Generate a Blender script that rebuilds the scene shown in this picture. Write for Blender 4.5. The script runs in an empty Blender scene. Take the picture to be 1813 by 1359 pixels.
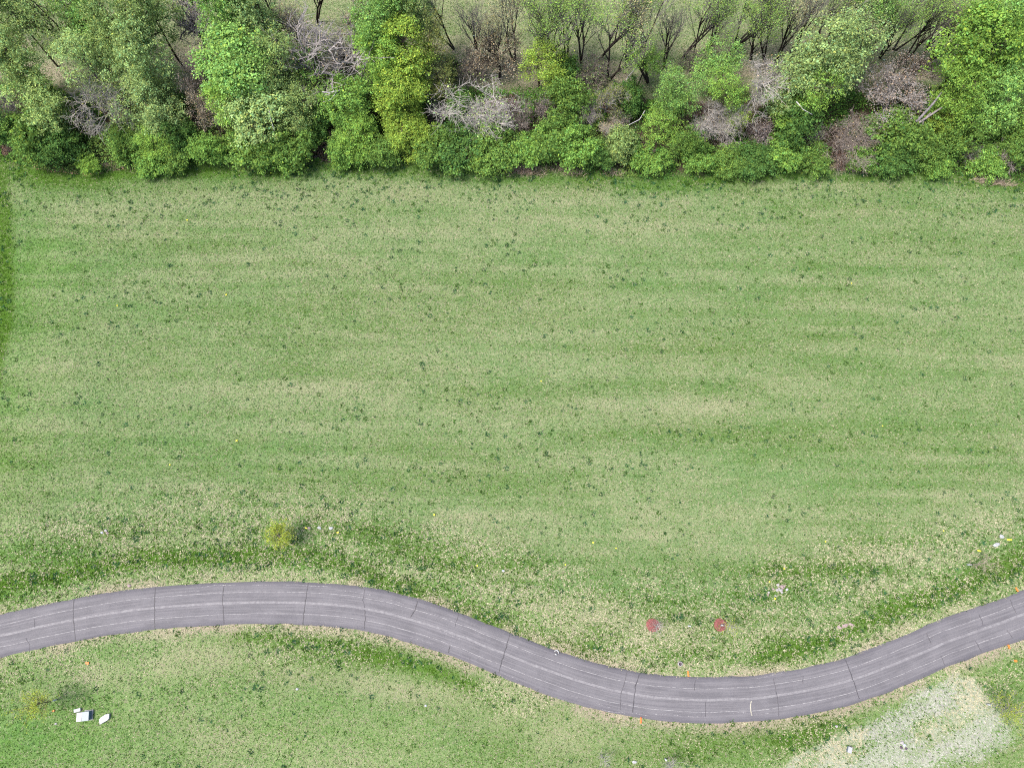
import bpy, math, random
import numpy as np

# ------------------------------------------------------------------ camera, sky, sun, exposure
scene = bpy.context.scene
col = scene.collection
CAM_H, TILT, FPX, PW, PH = 110.0, math.radians(15.5), 1200.0, 1813.0, 1359.0
cd = bpy.data.cameras.new('camera'); cam = bpy.data.objects.new('camera', cd); col.objects.link(cam)
cam.location = (0, 0, CAM_H); cam.rotation_euler = (TILT, 0, 0)
cd.sensor_fit = 'HORIZONTAL'; cd.sensor_width = 36.0; cd.lens = 36.0 * FPX / PW
cd.clip_start = 1.0; cd.clip_end = 6000.0
scene.camera = cam

SUN_EL, SUN_AZ = math.radians(64), math.radians(-100)      # azimuth from +Y towards +X
world = bpy.data.worlds.new('World'); scene.world = world; world.use_nodes = True
wn = world.node_tree
sky = wn.nodes.new('ShaderNodeTexSky'); sky.sky_type = 'NISHITA'; sky.sun_disc = False
sky.sun_elevation = SUN_EL; sky.sun_rotation = SUN_AZ; sky.air_density = 1.0; sky.dust_density = 4.0; sky.ozone_density = 1.0
bg = wn.nodes['Background']; wn.links.new(sky.outputs[0], bg.inputs[0]); bg.inputs[1].default_value = 0.095
sl = bpy.data.lights.new('sun', 'SUN'); sun = bpy.data.objects.new('sun', sl); col.objects.link(sun)
sl.energy = 1.5; sl.angle = math.radians(10); sl.color = (1.0, 0.96, 0.90)
sun.rotation_euler = (math.pi / 2 - SUN_EL, 0, -SUN_AZ + math.pi); sun.location = (-60, 60, 160)
vs = scene.view_settings
vs.view_transform = 'Standard'; vs.look = 'None'; vs.gamma = 1.0; vs.exposure = 1.74
vs.use_curve_mapping = False
scene.cycles.use_denoising = False; scene.cycles.filter_width = 1.1; scene.cycles.max_bounces = 6; scene.cycles.diffuse_bounces = 3

rng = np.random.default_rng(7)
random.seed(7)

# ------------------------------------------------------------------ helpers
def ray(u, v, z=0.0):
    """point at height z seen at pixel (u, v) of the photograph"""
    dx = (np.asarray(u, float) - PW / 2) / FPX; dy = (PH / 2 - np.asarray(v, float)) / FPX
    yy = dy * math.cos(TILT) + math.sin(TILT); zz = dy * math.sin(TILT) - math.cos(TILT)
    s = (CAM_H - z) / (-zz)
    return dx * s, yy * s
def pxm(u, v, z=0.0):
    x, y = ray(u, v, z)
    return FPX / ((CAM_H - z) * math.cos(TILT) + y * math.sin(TILT))
def smooth(e0, e1, x):
    t = np.clip((x - e0) / (e1 - e0), 0, 1); return t * t * (3 - 2 * t)
_lat = np.random.default_rng(3).random((64, 256, 256)).astype(np.float32)
def vn(x, y, seed):
    """value noise, unit lattice"""
    L = _lat[seed % 64]; xi = np.floor(x).astype(int); yi = np.floor(y).astype(int)
    fx = x - xi; fy = y - yi; fx = fx * fx * (3 - 2 * fx); fy = fy * fy * (3 - 2 * fy)
    a = L[xi % 256, yi % 256]; b = L[(xi + 1) % 256, yi % 256]; c = L[xi % 256, (yi + 1) % 256]; d = L[(xi + 1) % 256, (yi + 1) % 256]
    return (a * (1 - fx) + b * fx) * (1 - fy) + (c * (1 - fx) + d * fx) * fy
def fbm(x, y, s, o=3):
    r = 0; a = 0.5; t = 0
    for i in range(o): r = r + a * vn(x * 2**i + 17.3 * i, y * 2**i - 9.1 * i, s + i); t += a; a *= .5
    return r / t

def mesh_np(name, V, F, n, attr=None, aname='tint', domain='FACE'):
    """mesh from a vertex array and an (m, n) face array"""
    V = np.asarray(V, np.float32); F = np.asarray(F, np.int32); m = bpy.data.meshes.new(name)
    m.vertices.add(len(V)); m.vertices.foreach_set('co', V.ravel())
    m.loops.add(F.size); m.loops.foreach_set('vertex_index', F.ravel())
    m.polygons.add(len(F)); m.polygons.foreach_set('loop_start', np.arange(0, F.size, n, dtype=np.int32))
    if attr is not None:
        a = m.attributes.new(aname, 'FLOAT_COLOR', domain)
        c = np.ones((len(attr), 4), np.float32); c[:, :3] = attr; a.data.foreach_set('color', c.ravel())
    m.update(calc_edges=True); m.validate()
    return m
def obj(name, mesh, mat=None, parent=None, loc=None, color=None):
    o = bpy.data.objects.new(name, mesh); col.objects.link(o)
    if mat is not None and not mesh.materials: mesh.materials.append(mat)
    if parent is not None: o.parent = parent
    if loc is not None: o.location = loc
    if color is not None: o.color = (*color, 1)
    return o
def empty(name, loc, rz=0.0):
    o = bpy.data.objects.new(name, None); col.objects.link(o); o.location = loc; o.rotation_euler = (0, 0, rz)
    o.empty_display_size = .3; return o
def tag(o, label=None, cat=None, group=None, kind=None):
    if label: o['label'] = label
    if cat: o['category'] = cat
    if group: o['group'] = group
    if kind: o['kind'] = kind
    return o
class MB:
    """collects tubes, boxes and polygons into one mesh"""
    def __init__(s): s.v = []; s.f = []; s.smooth = True
    def tube(s, P, R, n=5, cap=True):
        P = np.asarray(P, float); k = len(P); b = len(s.v)
        T = np.gradient(P, axis=0); T /= np.linalg.norm(T, axis=1)[:, None] + 1e-9
        ref = np.array([0.31, 0.87, 0.21]) if abs(T[0][2]) > .7 else np.array([0.1, 0.15, 1.0])
        A = np.cross(T, ref); A /= np.linalg.norm(A, axis=1)[:, None] + 1e-9; B = np.cross(T, A)
        ang = np.arange(n) * 2 * math.pi / n
        ring = P[:, None, :] + np.asarray(R, float)[:, None, None] * (np.cos(ang)[None, :, None] * A[:, None, :] + np.sin(ang)[None, :, None] * B[:, None, :])
        s.v.extend(map(tuple, ring.reshape(-1, 3)))
        for i in range(k - 1):
            for j in range(n):
                a = b + i * n + j; c = b + i * n + (j + 1) % n
                s.f.append((a, c, c + n, a + n))
        if cap: s.f.append(tuple(b + (k - 1) * n + j for j in range(n))); s.f.append(tuple(b + j for j in reversed(range(n))))
    def box(s, x0, x1, y0, y1, z0, z1, bev=0.0):
        b = len(s.v)
        if bev <= 0:
            s.v += [(x0, y0, z0), (x1, y0, z0), (x1, y1, z0), (x0, y1, z0), (x0, y0, z1), (x1, y0, z1), (x1, y1, z1), (x0, y1, z1)]
            s.f += [(b+3, b+2, b+1, b), (b+4, b+5, b+6, b+7), (b, b+1, b+5, b+4), (b+1, b+2, b+6, b+5), (b+2, b+3, b+7, b+6), (b+3, b, b+4, b+7)]
        else:
            s.prism([(x0, y0), (x1, y0), (x1, y1), (x0, y1)], z0, z1, bev)
    def prism(s, poly, z0, z1, bev=0.0):
        """extruded plan polygon (ccw) with chamfered top edge"""
        b = len(s.v); n = len(poly); cx = sum(p[0] for p in poly) / n; cy = sum(p[1] for p in poly) / n
        rings = [(1.0, z0), (1.0, z1 - bev), (None, z1)] if bev > 0 else [(1.0, z0), (1.0, z1)]
        for q, z in rings:
            for (x, y) in poly:
                if q is None:
                    d = math.hypot(x - cx, y - cy) + 1e-6; t = (d - bev * 1.3) / d; s.v.append((cx + (x - cx) * t, cy + (y - cy) * t, z))
                else: s.v.append((x, y, z))
        k = len(rings)
        for i in range(k - 1):
            for j in range(n): s.f.append((b + i*n + j, b + i*n + (j+1) % n, b + (i+1)*n + (j+1) % n, b + (i+1)*n + j))
        s.f.append(tuple(b + (k-1)*n + j for j in range(n))); s.f.append(tuple(b + j for j in reversed(range(n))))
    def mesh(s, name, smooth=False):
        m = bpy.data.meshes.new(name); m.from_pydata(s.v, [], s.f); m.update()
        if smooth: m.shade_smooth()
        return m

# ------------------------------------------------------------------ materials
def new_mat(name):
    m = bpy.data.materials.new(name); m.use_nodes = True; nt = m.node_tree; nt.nodes.clear()
    out = nt.nodes.new('ShaderNodeOutputMaterial'); return m, nt, out
def N(nt, t, **kw):
    n = nt.nodes.new(t)
    for k, v in kw.items():
        if k in n.inputs: n.inputs[k].default_value = v
        else: setattr(n, k, v)
    return n
def mixc(nt, fac, a, b, mode='MIX'):
    n = nt.nodes.new('ShaderNodeMix'); n.data_type = 'RGBA'; n.blend_type = mode
    for s, x in ((0, fac), (6, a), (7, b)):
        if hasattr(x, 'is_output'): nt.links.new(x, n.inputs[s])
        elif s == 0: n.inputs[0].default_value = x
        else: n.inputs[s].default_value = (*x, 1) if len(x) == 3 else x
    return n.outputs[2]
def noise(nt, scale, detail=3.0, rough=.6, vec=None):
    n = N(nt, 'ShaderNodeTexNoise'); n.inputs['Scale'].default_value = scale; n.inputs['Detail'].default_value = detail; n.inputs['Roughness'].default_value = rough
    if vec is not None: nt.links.new(vec, n.inputs['Vector'])
    return n.outputs['Fac']
def ramp(nt, x, a, b, lo=0.0, hi=1.0):
    n = N(nt, 'ShaderNodeMapRange'); nt.links.new(x, n.inputs[0])
    n.inputs[1].default_value = a; n.inputs[2].default_value = b; n.inputs[3].default_value = lo; n.inputs[4].default_value = hi
    n.interpolation_type = 'SMOOTHSTEP'; return n.outputs[0]
def plain(name, c, rough=.6, var=.15, scale=6.0, metal=0.0):
    m, nt, out = new_mat(name); b = N(nt, 'ShaderNodeBsdfPrincipled'); b.inputs['Roughness'].default_value = rough; b.inputs['Metallic'].default_value = metal
    tc = N(nt, 'ShaderNodeTexCoord'); f = noise(nt, scale, 5, .65, tc.outputs['Object'])
    c0 = tuple(x * (1 - var) for x in c); c1 = tuple(min(1, x * (1 + var)) for x in c)
    nt.links.new(mixc(nt, ramp(nt, f, .3, .7), c0, c1), b.inputs['Base Color']); nt.links.new(b.outputs[0], out.inputs[0]); return m
def leaf_mat(name, trans=.3):
    """colour = object colour x per-leaf tint"""
    m, nt, out = new_mat(name); a = N(nt, 'ShaderNodeAttribute'); a.attribute_name = 'tint'; oi = N(nt, 'ShaderNodeObjectInfo')
    c = mixc(nt, 1.0, oi.outputs['Color'], a.outputs['Color'], 'MULTIPLY')
    d = N(nt, 'ShaderNodeBsdfDiffuse'); t = N(nt, 'ShaderNodeBsdfTranslucent'); mx = N(nt, 'ShaderNodeMixShader'); mx.inputs[0].default_value = trans
    nt.links.new(c, d.inputs[0]); nt.links.new(c, t.inputs[0]); nt.links.new(d.outputs[0], mx.inputs[1]); nt.links.new(t.outputs[0], mx.inputs[2]); nt.links.new(mx.outputs[0], out.inputs[0])
    return m
def bark_mat(name):
    m, nt, out = new_mat(name); oi = N(nt, 'ShaderNodeObjectInfo'); tc = N(nt, 'ShaderNodeTexCoord'); f = noise(nt, 3.0, 5, .7, tc.outputs['Object'])
    c = mixc(nt, 1.0, oi.outputs['Color'], mixc(nt, ramp(nt, f, .3, .7), (.6, .6, .6), (1.3, 1.25, 1.2)), 'MULTIPLY')
    d = N(nt, 'ShaderNodeBsdfDiffuse'); nt.links.new(c, d.inputs[0]); nt.links.new(d.outputs[0], out.inputs[0]); return m
M = {'leaf': leaf_mat('leaf', .40), 'bark': bark_mat('bark'), 'grass': None}

# ------------------------------------------------------------------ road line (world)
TOP = [(0,1086),(132,1057.6),(275,1037),(396,1028.5),(460,1027.5),(546,1028.5),(646,1039.6),(738,1062),(810,1083),(904,1119),(986,1150.6),(1065,1177),(1134,1189),(1223,1197),(1276,1197.6),(1320,1195),(1402,1187.6),(1494,1164.5),(1592,1129),(1673,1098),(1782,1057),(1813,1045)]
BOT = [(0,1168),(135,1136),(275,1115.5),(396,1107),(460,1105.7),(536,1106.5),(646,1116),(738,1140),(797,1158.5),(884,1193),(959,1228.5),(1038,1252),(1120,1268),(1223,1278),(1276,1280),(1320,1278.8),(1402,1270.6),(1521,1239),(1619,1204),(1728,1157.7),(1813,1127.8)]
def dens(P, n=60):
    P = np.array(P, float); x, y = ray(P[:, 0], P[:, 1]); X = np.linspace(x[0], x[-1], 600); c = np.polynomial.chebyshev.Chebyshev.fit(x, y, 11)
    return X, c(X)
tx, ty = dens(TOP); bx_, by_ = dens(BOT)
j = [np.argmin((bx_ - a) ** 2 + (by_ - b) ** 2) for a, b in zip(tx, ty)]
dm = np.hypot(bx_[j] - tx, by_[j] - ty); ROAD_W = float(np.median(dm))
mx_ = (tx + bx_[j]) / 2; my_ = (ty + by_[j]) / 2
keep = slice(15, 585)
cc = np.polynomial.chebyshev.Chebyshev.fit(mx_[keep], my_[keep], 11)
xa, xb = mx_[keep].min() + 1, mx_[keep].max() - 1
def cy(x):
    x = np.asarray(x, float); d = cc.deriv(); xx = np.clip(x, xa, xb)
    return cc(xx) + d(xx) * (x - xx)
RX = np.linspace(-160, 160, 1601); RP = np.stack([RX, cy(RX)], 1)
seg = np.hypot(*np.diff(RP, axis=0).T); S = np.concatenate([[0], np.cumsum(seg)])
sN = np.arange(0, S[-1], .25); RP = np.stack([np.interp(sN, S, RP[:, 0]), np.interp(sN, S, RP[:, 1])], 1)
TG = np.gradient(RP, axis=0); TG /= np.linalg.norm(TG, axis=1)[:, None]; NR = np.stack([-TG[:, 1], TG[:, 0]], 1)   # normal points to the wood
def road_d(x, y):
    """signed distance to the centre line, + on the wood side"""
    x = np.asarray(x, float); y0 = cy(x); sl_ = (cy(x + .5) - cy(x - .5)); return (y - y0) / np.sqrt(1 + sl_ ** 2)
def gz(x, y):
    d = np.asarray(road_d(x, y)); ad = np.abs(d); w = smooth(4.6, 9.0, ad)
    h = (fbm(np.asarray(x) / 23 + 40, np.asarray(y) / 17 + 40, 5) - .5) * .7
    sw = -.45 * np.exp(-((d - 10.5) / 2.6) ** 2) - .35 * np.exp(-((d + 9.5) / 2.6) ** 2)
    return h * w + sw * smooth(4.2, 7, ad)

# ------------------------------------------------------------------ ground cover maps
def pdist(x, y, pts):
    """distance to a polyline given in photograph pixels, taken on the ground"""
    P = np.array(pts, float); px, py = ray(P[:, 0], P[:, 1]); best = np.full(np.shape(x), 1e9)
    for i in range(len(px) - 1):
        ax, ay, bx, by = px[i], py[i], px[i+1], py[i+1]; dx, dy = bx - ax, by - ay
        t = np.clip(((x - ax) * dx + (y - ay) * dy) / (dx * dx + dy * dy), 0, 1)
        best = np.minimum(best, np.hypot(x - ax - t * dx, y - ay - t * dy))
    return best
def inpoly(x, y, pts):
    P = np.array(pts, float); px, py = ray(P[:, 0], P[:, 1]); c = np.zeros(np.shape(x), bool); k = len(px) - 1
    for i in range(len(px)):
        c ^= ((py[i] > y) != (py[k] > y)) & (x < (px[k] - px[i]) * (y - py[i]) / (py[k] - py[i] + 1e-12) + px[i]); k = i
    return c
EDGE = [(-500,255),(0,282),(60,296),(150,308),(220,298),(330,288),(470,292),(560,285),(640,290),(760,290),(860,298),(960,305),(1060,308),(1160,318),(1240,312),(1330,300),(1440,298),(1560,300),(1680,305),(1760,318),(1813,322),(2300,330)]
_ex, _ey = ray(np.array([p[0] for p in EDGE], float), np.array([p[1] for p in EDGE], float))
def wood_d(x, y): return y - np.interp(x, _ex, _ey)             # > 0 inside the wood
ROUGH = [(-300,1000),(0,945),(150,905),(300,885),(480,885),(640,895),(760,930),(900,975),(1000,1020),(1100,1035),(1250,1025),(1400,990),(1550,960),(1700,930),(1813,900),(2100,830)]
_rx, _ry = ray(np.array([p[0] for p in ROUGH], float), np.array([p[1] for p in ROUGH], float))
STRAW = [(1340,1385),(1440,1328),(1540,1278),(1640,1222),(1692,1190),(1726,1194),(1742,1228),(1770,1268),(1796,1308),(1776,1332),(1700,1345),(1640,1375)]
BLOBS = [  # u, v, half sizes px, angle, dry, lush
 (1150,772,230,22,-3,-.1,.32),(1330,605,330,26,-2,-.1,.26),(500,650,360,22,2,-.1,.16),(520,560,260,30,0,-.1,.18),(820,810,160,26,8,-.08,.2),
 (330,800,260,40,0,-.08,.12),(980,470,330,40,0,.14,-.05),(1120,400,300,30,0,.2,-.05),(640,345,420,16,0,.18,0),(1500,330,240,16,-3,.26,0),(150,380,90,60,0,.0,.1),
 (1090,720,160,24,0,.12,-.05),(640,690,150,60,0,.14,-.05),(1420,720,230,30,0,.14,-.05),(1720,900,120,40,-14,.22,-.1),(30,520,45,260,0,-.25,.15),(1240,930,260,60,0,.14,-.08),
 (860,930,150,28,12,.28,-.1),(1000,1075,160,40,15,.2,0),(1450,1010,140,38,-8,-.1,.75),(1580,1030,80,20,-15,.05,.1),(600,935,180,24,4,-.05,.5),(760,985,110,22,14,.0,.5),
 (1180,1120,170,40,4,.1,.12),(300,940,160,26,-4,.12,.05),(120,960,130,22,-8,-.1,.4),(1330,1300,190,30,-4,-.1,.5),(1440,1285,70,22,-25,-.15,.5),(1200,1340,120,20,0,-.1,.2),
 (320,1165,140,22,-6,.5,-.1),(660,1215,150,20,6,.5,-.1),(250,1195,160,14,-4,.3,-.05),(640,1165,160,16,8,-.1,.35),(820,1235,90,22,15,.1,.1),(100,1290,160,60,0,-.22,.12),(1020,1310,120,26,5,.22,-.05),(930,1240,110,22,20,.2,-.05),(500,1330,220,40,0,.1,0),
 (1700,1215,40,20,0,-.2,.3),(1790,1200,60,40,0,-.15,.25),(380,1300,130,50,0,.08,0)]
SWALE1 = [(-60,1050),(60,1022),(250,990),(400,982),(480,980),(570,988),(660,1025),(760,1062),(860,1098),(960,1140),(1060,1165)]
SWALE2 = [(1350,1165),(1450,1140),(1560,1090),(1690,1040),(1813,990),(1900,950)]
SWALE3 = [(420,1122),(560,1130),(700,1160),(840,1215)]
LEFTDARK = [(-14,310),(0,350),(6,420),(6,520),(-2,600),(-20,680)]
def cover(x, y):
    """dry share, lush share, coarse share, woodland floor, straw, bare tan soil"""
    d = road_d(x, y); big = fbm(x / 38 + 11, y / 9 + 5, 10, 4); mid = fbm(x / 7 + 3, y / 3 + 8, 14, 3); sm = fbm(x / 1.7, y / 1.3, 18, 2)
    dry = .42 + (big - .5) * .45 + (mid - .5) * .45 + (sm - .5) * .3; lush = .14 + (fbm(x / 30 + 70, y / 7 + 31, 21, 3) - .5) * .6 + (fbm(x / 3.5, y / 2.2, 24, 2) - .5) * .25
    fine = fbm(x / 26 + 3 * fbm(x / 40, y / 40, 3), y / .75 + x * .02, 60, 3) - .5; inf = smooth(2, 6, d) ; dry = dry + fine * .6 * inf; lush = lush - fine * .55 * inf
    for (u, v, a, b, ang, dd, ll) in BLOBS:
        X, Y = ray(u, v); p = 11.3 if v > 900 else 10.2; al = math.radians(-ang); X1 = (x - X) * math.cos(al) + (y - Y) * math.sin(al); Y1 = -(x - X) * math.sin(al) + (y - Y) * math.cos(al)
        g = np.exp(-((X1 * p / a) ** 2 + (Y1 * p / b) ** 2)) * (.55 + .9 * mid); dry = dry + dd * g; lush = lush + ll * g
    for pts, w, am in ((LEFTDARK, 1.4, 2.0), (SWALE1, 1.6, 1.05), (SWALE2, 1.7, 1.0), (SWALE3, 1.3, .6)):
        g = np.exp(-(pdist(x, y, pts) / w) ** 2) * (.4 + 1.1 * mid); lush = lush + am * g; dry = dry - .3 * g
    inside = y < np.interp(x, _rx, _ry) + (mid - .5) * 4
    coarse = smooth(-5, 4, np.interp(x, _rx, _ry) - y + (mid - .5) * 7) * smooth(30, 22, d) * (d > 0)
    coarse = np.maximum(coarse, (d < 0) * (.25 + .6 * smooth(14, 5, -d)) * smooth(.25, .6, fbm(x / 9, y / 6, 28, 2)))
    wd = wood_d(x, y); edge = np.exp(-((wd + .8) / 2.6) ** 2); lush = lush + .75 * edge * (.4 + mid); dry = dry - .25 * edge  # edge: lush grass along the wood, with the trees' shade painted into its green
    verge = smooth(2.2, .2, np.abs(d) - ROAD_W / 2) ; soil = verge * smooth(.38, .62, fbm(x / 4, y / 4, 32, 3) + .12 * (d < 0)); dry = dry + verge * .25; lush = lush - verge * .15
    straw = np.where(inpoly(x + (mid - .5) * 1.6, y + (sm - .5) * 1.6, STRAW), 1.0, 0.0) * (.35 + .5 * smooth(.38, .62, fbm((x + y * .8) / 5 + 9, (y - x * .5) / 1.1 + 4, 36, 3) + .04) + .3 * (sm - .5))
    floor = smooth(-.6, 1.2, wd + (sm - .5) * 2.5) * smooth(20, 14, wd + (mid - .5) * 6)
    far = smooth(13, 19, wd + (mid - .5) * 6)
    fs = np.exp(-((wd - 22) / 6) ** 2); soil = np.maximum(soil, far * fs * smooth(.35, .6, fbm(x / 16, y / 3, 40, 3)) * .95); dry = dry + far * .35
    return np.clip(dry, 0, 1), np.clip(lush, 0, 1), np.clip(coarse, 0, 1), floor, straw, soil
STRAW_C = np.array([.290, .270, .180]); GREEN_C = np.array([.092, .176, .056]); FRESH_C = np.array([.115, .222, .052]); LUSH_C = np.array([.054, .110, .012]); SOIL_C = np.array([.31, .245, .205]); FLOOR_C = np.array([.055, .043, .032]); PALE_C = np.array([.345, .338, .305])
def freshness(x, y):
    d = road_d(x, y); f = np.where(d < 0, .75, 0) + .7 * smooth(13, 6, d) * (d > 0) + .6 * smooth(-70, -85, x) * smooth(75, 50, y); return np.clip(f * (.35 + fbm(x / 8, y / 6, 64, 3)), 0, 1)
def ground_col(x, y):
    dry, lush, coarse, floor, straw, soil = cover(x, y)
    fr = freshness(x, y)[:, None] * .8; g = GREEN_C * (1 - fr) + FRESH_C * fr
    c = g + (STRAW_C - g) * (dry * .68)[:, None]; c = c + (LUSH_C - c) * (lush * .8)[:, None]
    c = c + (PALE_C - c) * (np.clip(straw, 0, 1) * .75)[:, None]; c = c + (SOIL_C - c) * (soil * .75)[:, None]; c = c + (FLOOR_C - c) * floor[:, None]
    return c

# ground sheet: fine in view, coarse to the horizon
def axis(a, b, step, far): 
    f = np.arange(a, b + 1e-6, step); o = np.array([8, 25, 60, 140, 320, 700, far])
    return np.concatenate([(a - o)[::-1], f, b + o])
gx = axis(-122, 122, .75, 1600); gy = axis(-42, 150, .75, 1600)
GX, GY = np.meshgrid(gx, gy); nx, ny = len(gx), len(gy); fx, fy = GX.ravel(), GY.ravel()
inn = (np.abs(fx) < 130) & (fy > -50) & (fy < 160)
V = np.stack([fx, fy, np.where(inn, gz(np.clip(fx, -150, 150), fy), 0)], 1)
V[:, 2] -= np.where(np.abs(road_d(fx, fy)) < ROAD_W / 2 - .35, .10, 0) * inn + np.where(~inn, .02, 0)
i0 = (np.arange(ny - 1)[:, None] * nx + np.arange(nx - 1)[None, :]).ravel()
F = np.stack([i0, i0 + 1, i0 + 1 + nx, i0 + nx], 1)
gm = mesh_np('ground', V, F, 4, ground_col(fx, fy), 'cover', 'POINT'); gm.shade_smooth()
m, nt, out = new_mat('meadow'); a = N(nt, 'ShaderNodeAttribute'); a.attribute_name = 'cover'; tc = N(nt, 'ShaderNodeTexCoord')
f1 = noise(nt, 1.6, 5, .75, tc.outputs['Object']); f2 = noise(nt, 5.5, 3, .7, tc.outputs['Object']); f3 = noise(nt, .45, 4, .7, tc.outputs['Object'])
c = mixc(nt, ramp(nt, f2, .35, .68, 0, .8), a.outputs['Color'], (.55, .62, .45), 'MULTIPLY')
c = mixc(nt, ramp(nt, f1, .52, .72, 0, .45), c, tuple(STRAW_C)); c = mixc(nt, ramp(nt, f3, .5, .75, 0, .3), c, tuple(LUSH_C))
d = N(nt, 'ShaderNodeBsdfDiffuse'); nt.links.new(c, d.inputs[0])
bp = N(nt, 'ShaderNodeBump'); bp.inputs['Distance'].default_value = .12; bp.inputs['Strength'].default_value = .8; nt.links.new(f2, bp.inputs['Height']); nt.links.new(bp.outputs[0], d.inputs['Normal']); nt.links.new(d.outputs[0], out.inputs[0])
tag(obj('ground', gm, m), kind='structure')

# ------------------------------------------------------------------ road with seams and cracks
road_h = .03
def strip(o0, o1, z, s0=0, s1=None, wob=0, step=1):
    idx = np.arange(s0, s1 if s1 else len(RP), step); w = (vn(idx * .12, idx * 0 + 3.3, 44) - .5) * wob
    A = RP[idx] + NR[idx] * (o0 + w)[:, None]; B = RP[idx] + NR[idx] * (o1 + w)[:, None]; k = len(idx)
    V = np.concatenate([np.c_[A, np.full(k, z)], np.c_[B, np.full(k, z)]]); i = np.arange(k - 1); return V, np.stack([i + k, i, i + 1, i + 1 + k], 1)
W2 = ROAD_W / 2
idx = np.arange(len(RP)); offs = np.linspace(-W2, W2, 9); VV = []
for q, o in enumerate(offs):
    w = (fbm(idx * .09, idx * 0 + q * 7.7, 46, 3) - .5) * (.34 if q in (0, 8) else 0)
    VV.append(np.c_[RP + NR * (o + w)[:, None], np.full(len(RP), road_h + .04 * (1 - (o / W2) ** 2))])
VV.insert(0, np.c_[VV[0][:, :2] - NR * .05, np.full(len(RP), -.15)]); VV.append(np.c_[VV[-1][:, :2] + NR * .05, np.full(len(RP), -.15)])
k = len(RP); V = np.concatenate(VV); F = []
for q in range(len(VV) - 1): i = np.arange(k - 1) + q * k; F.append(np.stack([i, i + 1, i + 1 + k, i + k], 1))
rm = mesh_np('road', V, np.concatenate(F), 4, np.stack([np.repeat(np.concatenate([[-W2], offs, [W2]]), k) / W2 * .5 + .5, np.tile(sN[:k] * .01, 11), np.zeros(11 * k)], 1), 'across', 'POINT'); rm.shade_smooth()
m, nt, out = new_mat('worn_asphalt'); tc = N(nt, 'ShaderNodeTexCoord'); P = tc.outputs['Object']
a = N(nt, 'ShaderNodeAttribute'); a.attribute_name = 'across'
sx = N(nt, 'ShaderNodeSeparateColor'); nt.links.new(a.outputs['Color'], sx.inputs[0])
mp = N(nt, 'ShaderNodeMapping'); nt.links.new(a.outputs['Vector'], mp.inputs[0]); mp.inputs['Scale'].default_value = (26, 9, 1)
f1 = noise(nt, .30, 5, .65, P); f2 = noise(nt, 9, 3, .8, P); f3 = noise(nt, 1.1, 6, .8, P); f4 = noise(nt, 1.0, 4, .6, mp.outputs[0])
c = mixc(nt, ramp(nt, f1, .35, .65), (.088, .084, .091), (.112, .107, .115)); c = mixc(nt, ramp(nt, f4, .42, .66, 0, .6), c, (.150, .142, .150)); c = mixc(nt, ramp(nt, f4, .32, .44, .5, 0), c, (.078, .072, .082))
c = mixc(nt, ramp(nt, f3, .52, .75, 0, .6), c, (.078, .073, .080)); c = mixc(nt, ramp(nt, f2, .55, .75, 0, .7), c, (.19, .18, .185)); c = mixc(nt, ramp(nt, f2, .25, .42, .55, 0), c, (.055, .052, .058))
w = N(nt, 'ShaderNodeMath', operation='ABSOLUTE'); w2 = N(nt, 'ShaderNodeMath', operation='SUBTRACT'); nt.links.new(sx.outputs[0], w2.inputs[0]); w2.inputs[1].default_value = .5; nt.links.new(w2.outputs[0], w.inputs[0])
c = mixc(nt, ramp(nt, w.outputs[0], .34, .49, 0, .4), c, (.078, .073, .088))
b = N(nt, 'ShaderNodeBsdfPrincipled'); b.inputs['Roughness'].default_value = .85; nt.links.new(c, b.inputs['Base Color'])
bp = N(nt, 'ShaderNodeBump'); bp.inputs['Distance'].default_value = .01; nt.links.new(f2, bp.inputs['Height']); nt.links.new(bp.outputs[0], b.inputs['Normal']); nt.links.new(b.outputs[0], out.inputs[0])
road = tag(obj('road', rm, m), kind='structure')
def worn(name, c, base, lo, hi, scale=2.0):
    m, nt, out = new_mat(name); tc = N(nt, 'ShaderNodeTexCoord'); f = noise(nt, scale, 6, .8, tc.outputs['Object']); b = N(nt, 'ShaderNodeBsdfPrincipled'); b.inputs['Roughness'].default_value = .8
    nt.links.new(mixc(nt, ramp(nt, f, lo, hi), base, c), b.inputs['Base Color']); nt.links.new(b.outputs[0], out.inputs[0]); return m
M['seam'] = worn('worn_seam', (.27, .262, .262), (.115, .108, .118), .36, .62, 1.6); M['seam2'] = worn('worn_centre_seam', (.190, .183, .188), (.125, .118, .126), .35, .65, 1.8)
M['crack'] = plain('crack_sealer', (.040, .037, .042), .7, .3); M['scuff'] = worn('scuffed_paint', (.28, .27, .27), (.11, .104, .114), .5, .62, 5.0)
M['crack2'] = plain('crack_faint', (.062, .058, .064), .8, .3); M['cream'] = plain('cream_filler', (.34, .32, .25), .8, .2)
def zr(o): return road_h + .04 * (1 - (o / W2) ** 2)
for o, w, mt, wob in ((W2 * .01, .34, 'seam2', .12), (W2 * .5, .075, 'seam', .16), (-W2 * .51, .075, 'seam', .16)):
    V, F = strip(o - w / 2, o + w / 2, zr(abs(o) + .2) + .008, wob=wob); V[:, 2] = zr(o) + .009
    obj('seam', mesh_np('seam', V, F, 4), M[mt], road)
def near_s(u, v):
    x, y = ray(u, v); i = int(np.argmin((RP[:, 0] - x) ** 2 + (RP[:, 1] - y) ** 2)); return i, float((np.array([x, y]) - RP[i]) @ NR[i])
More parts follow.
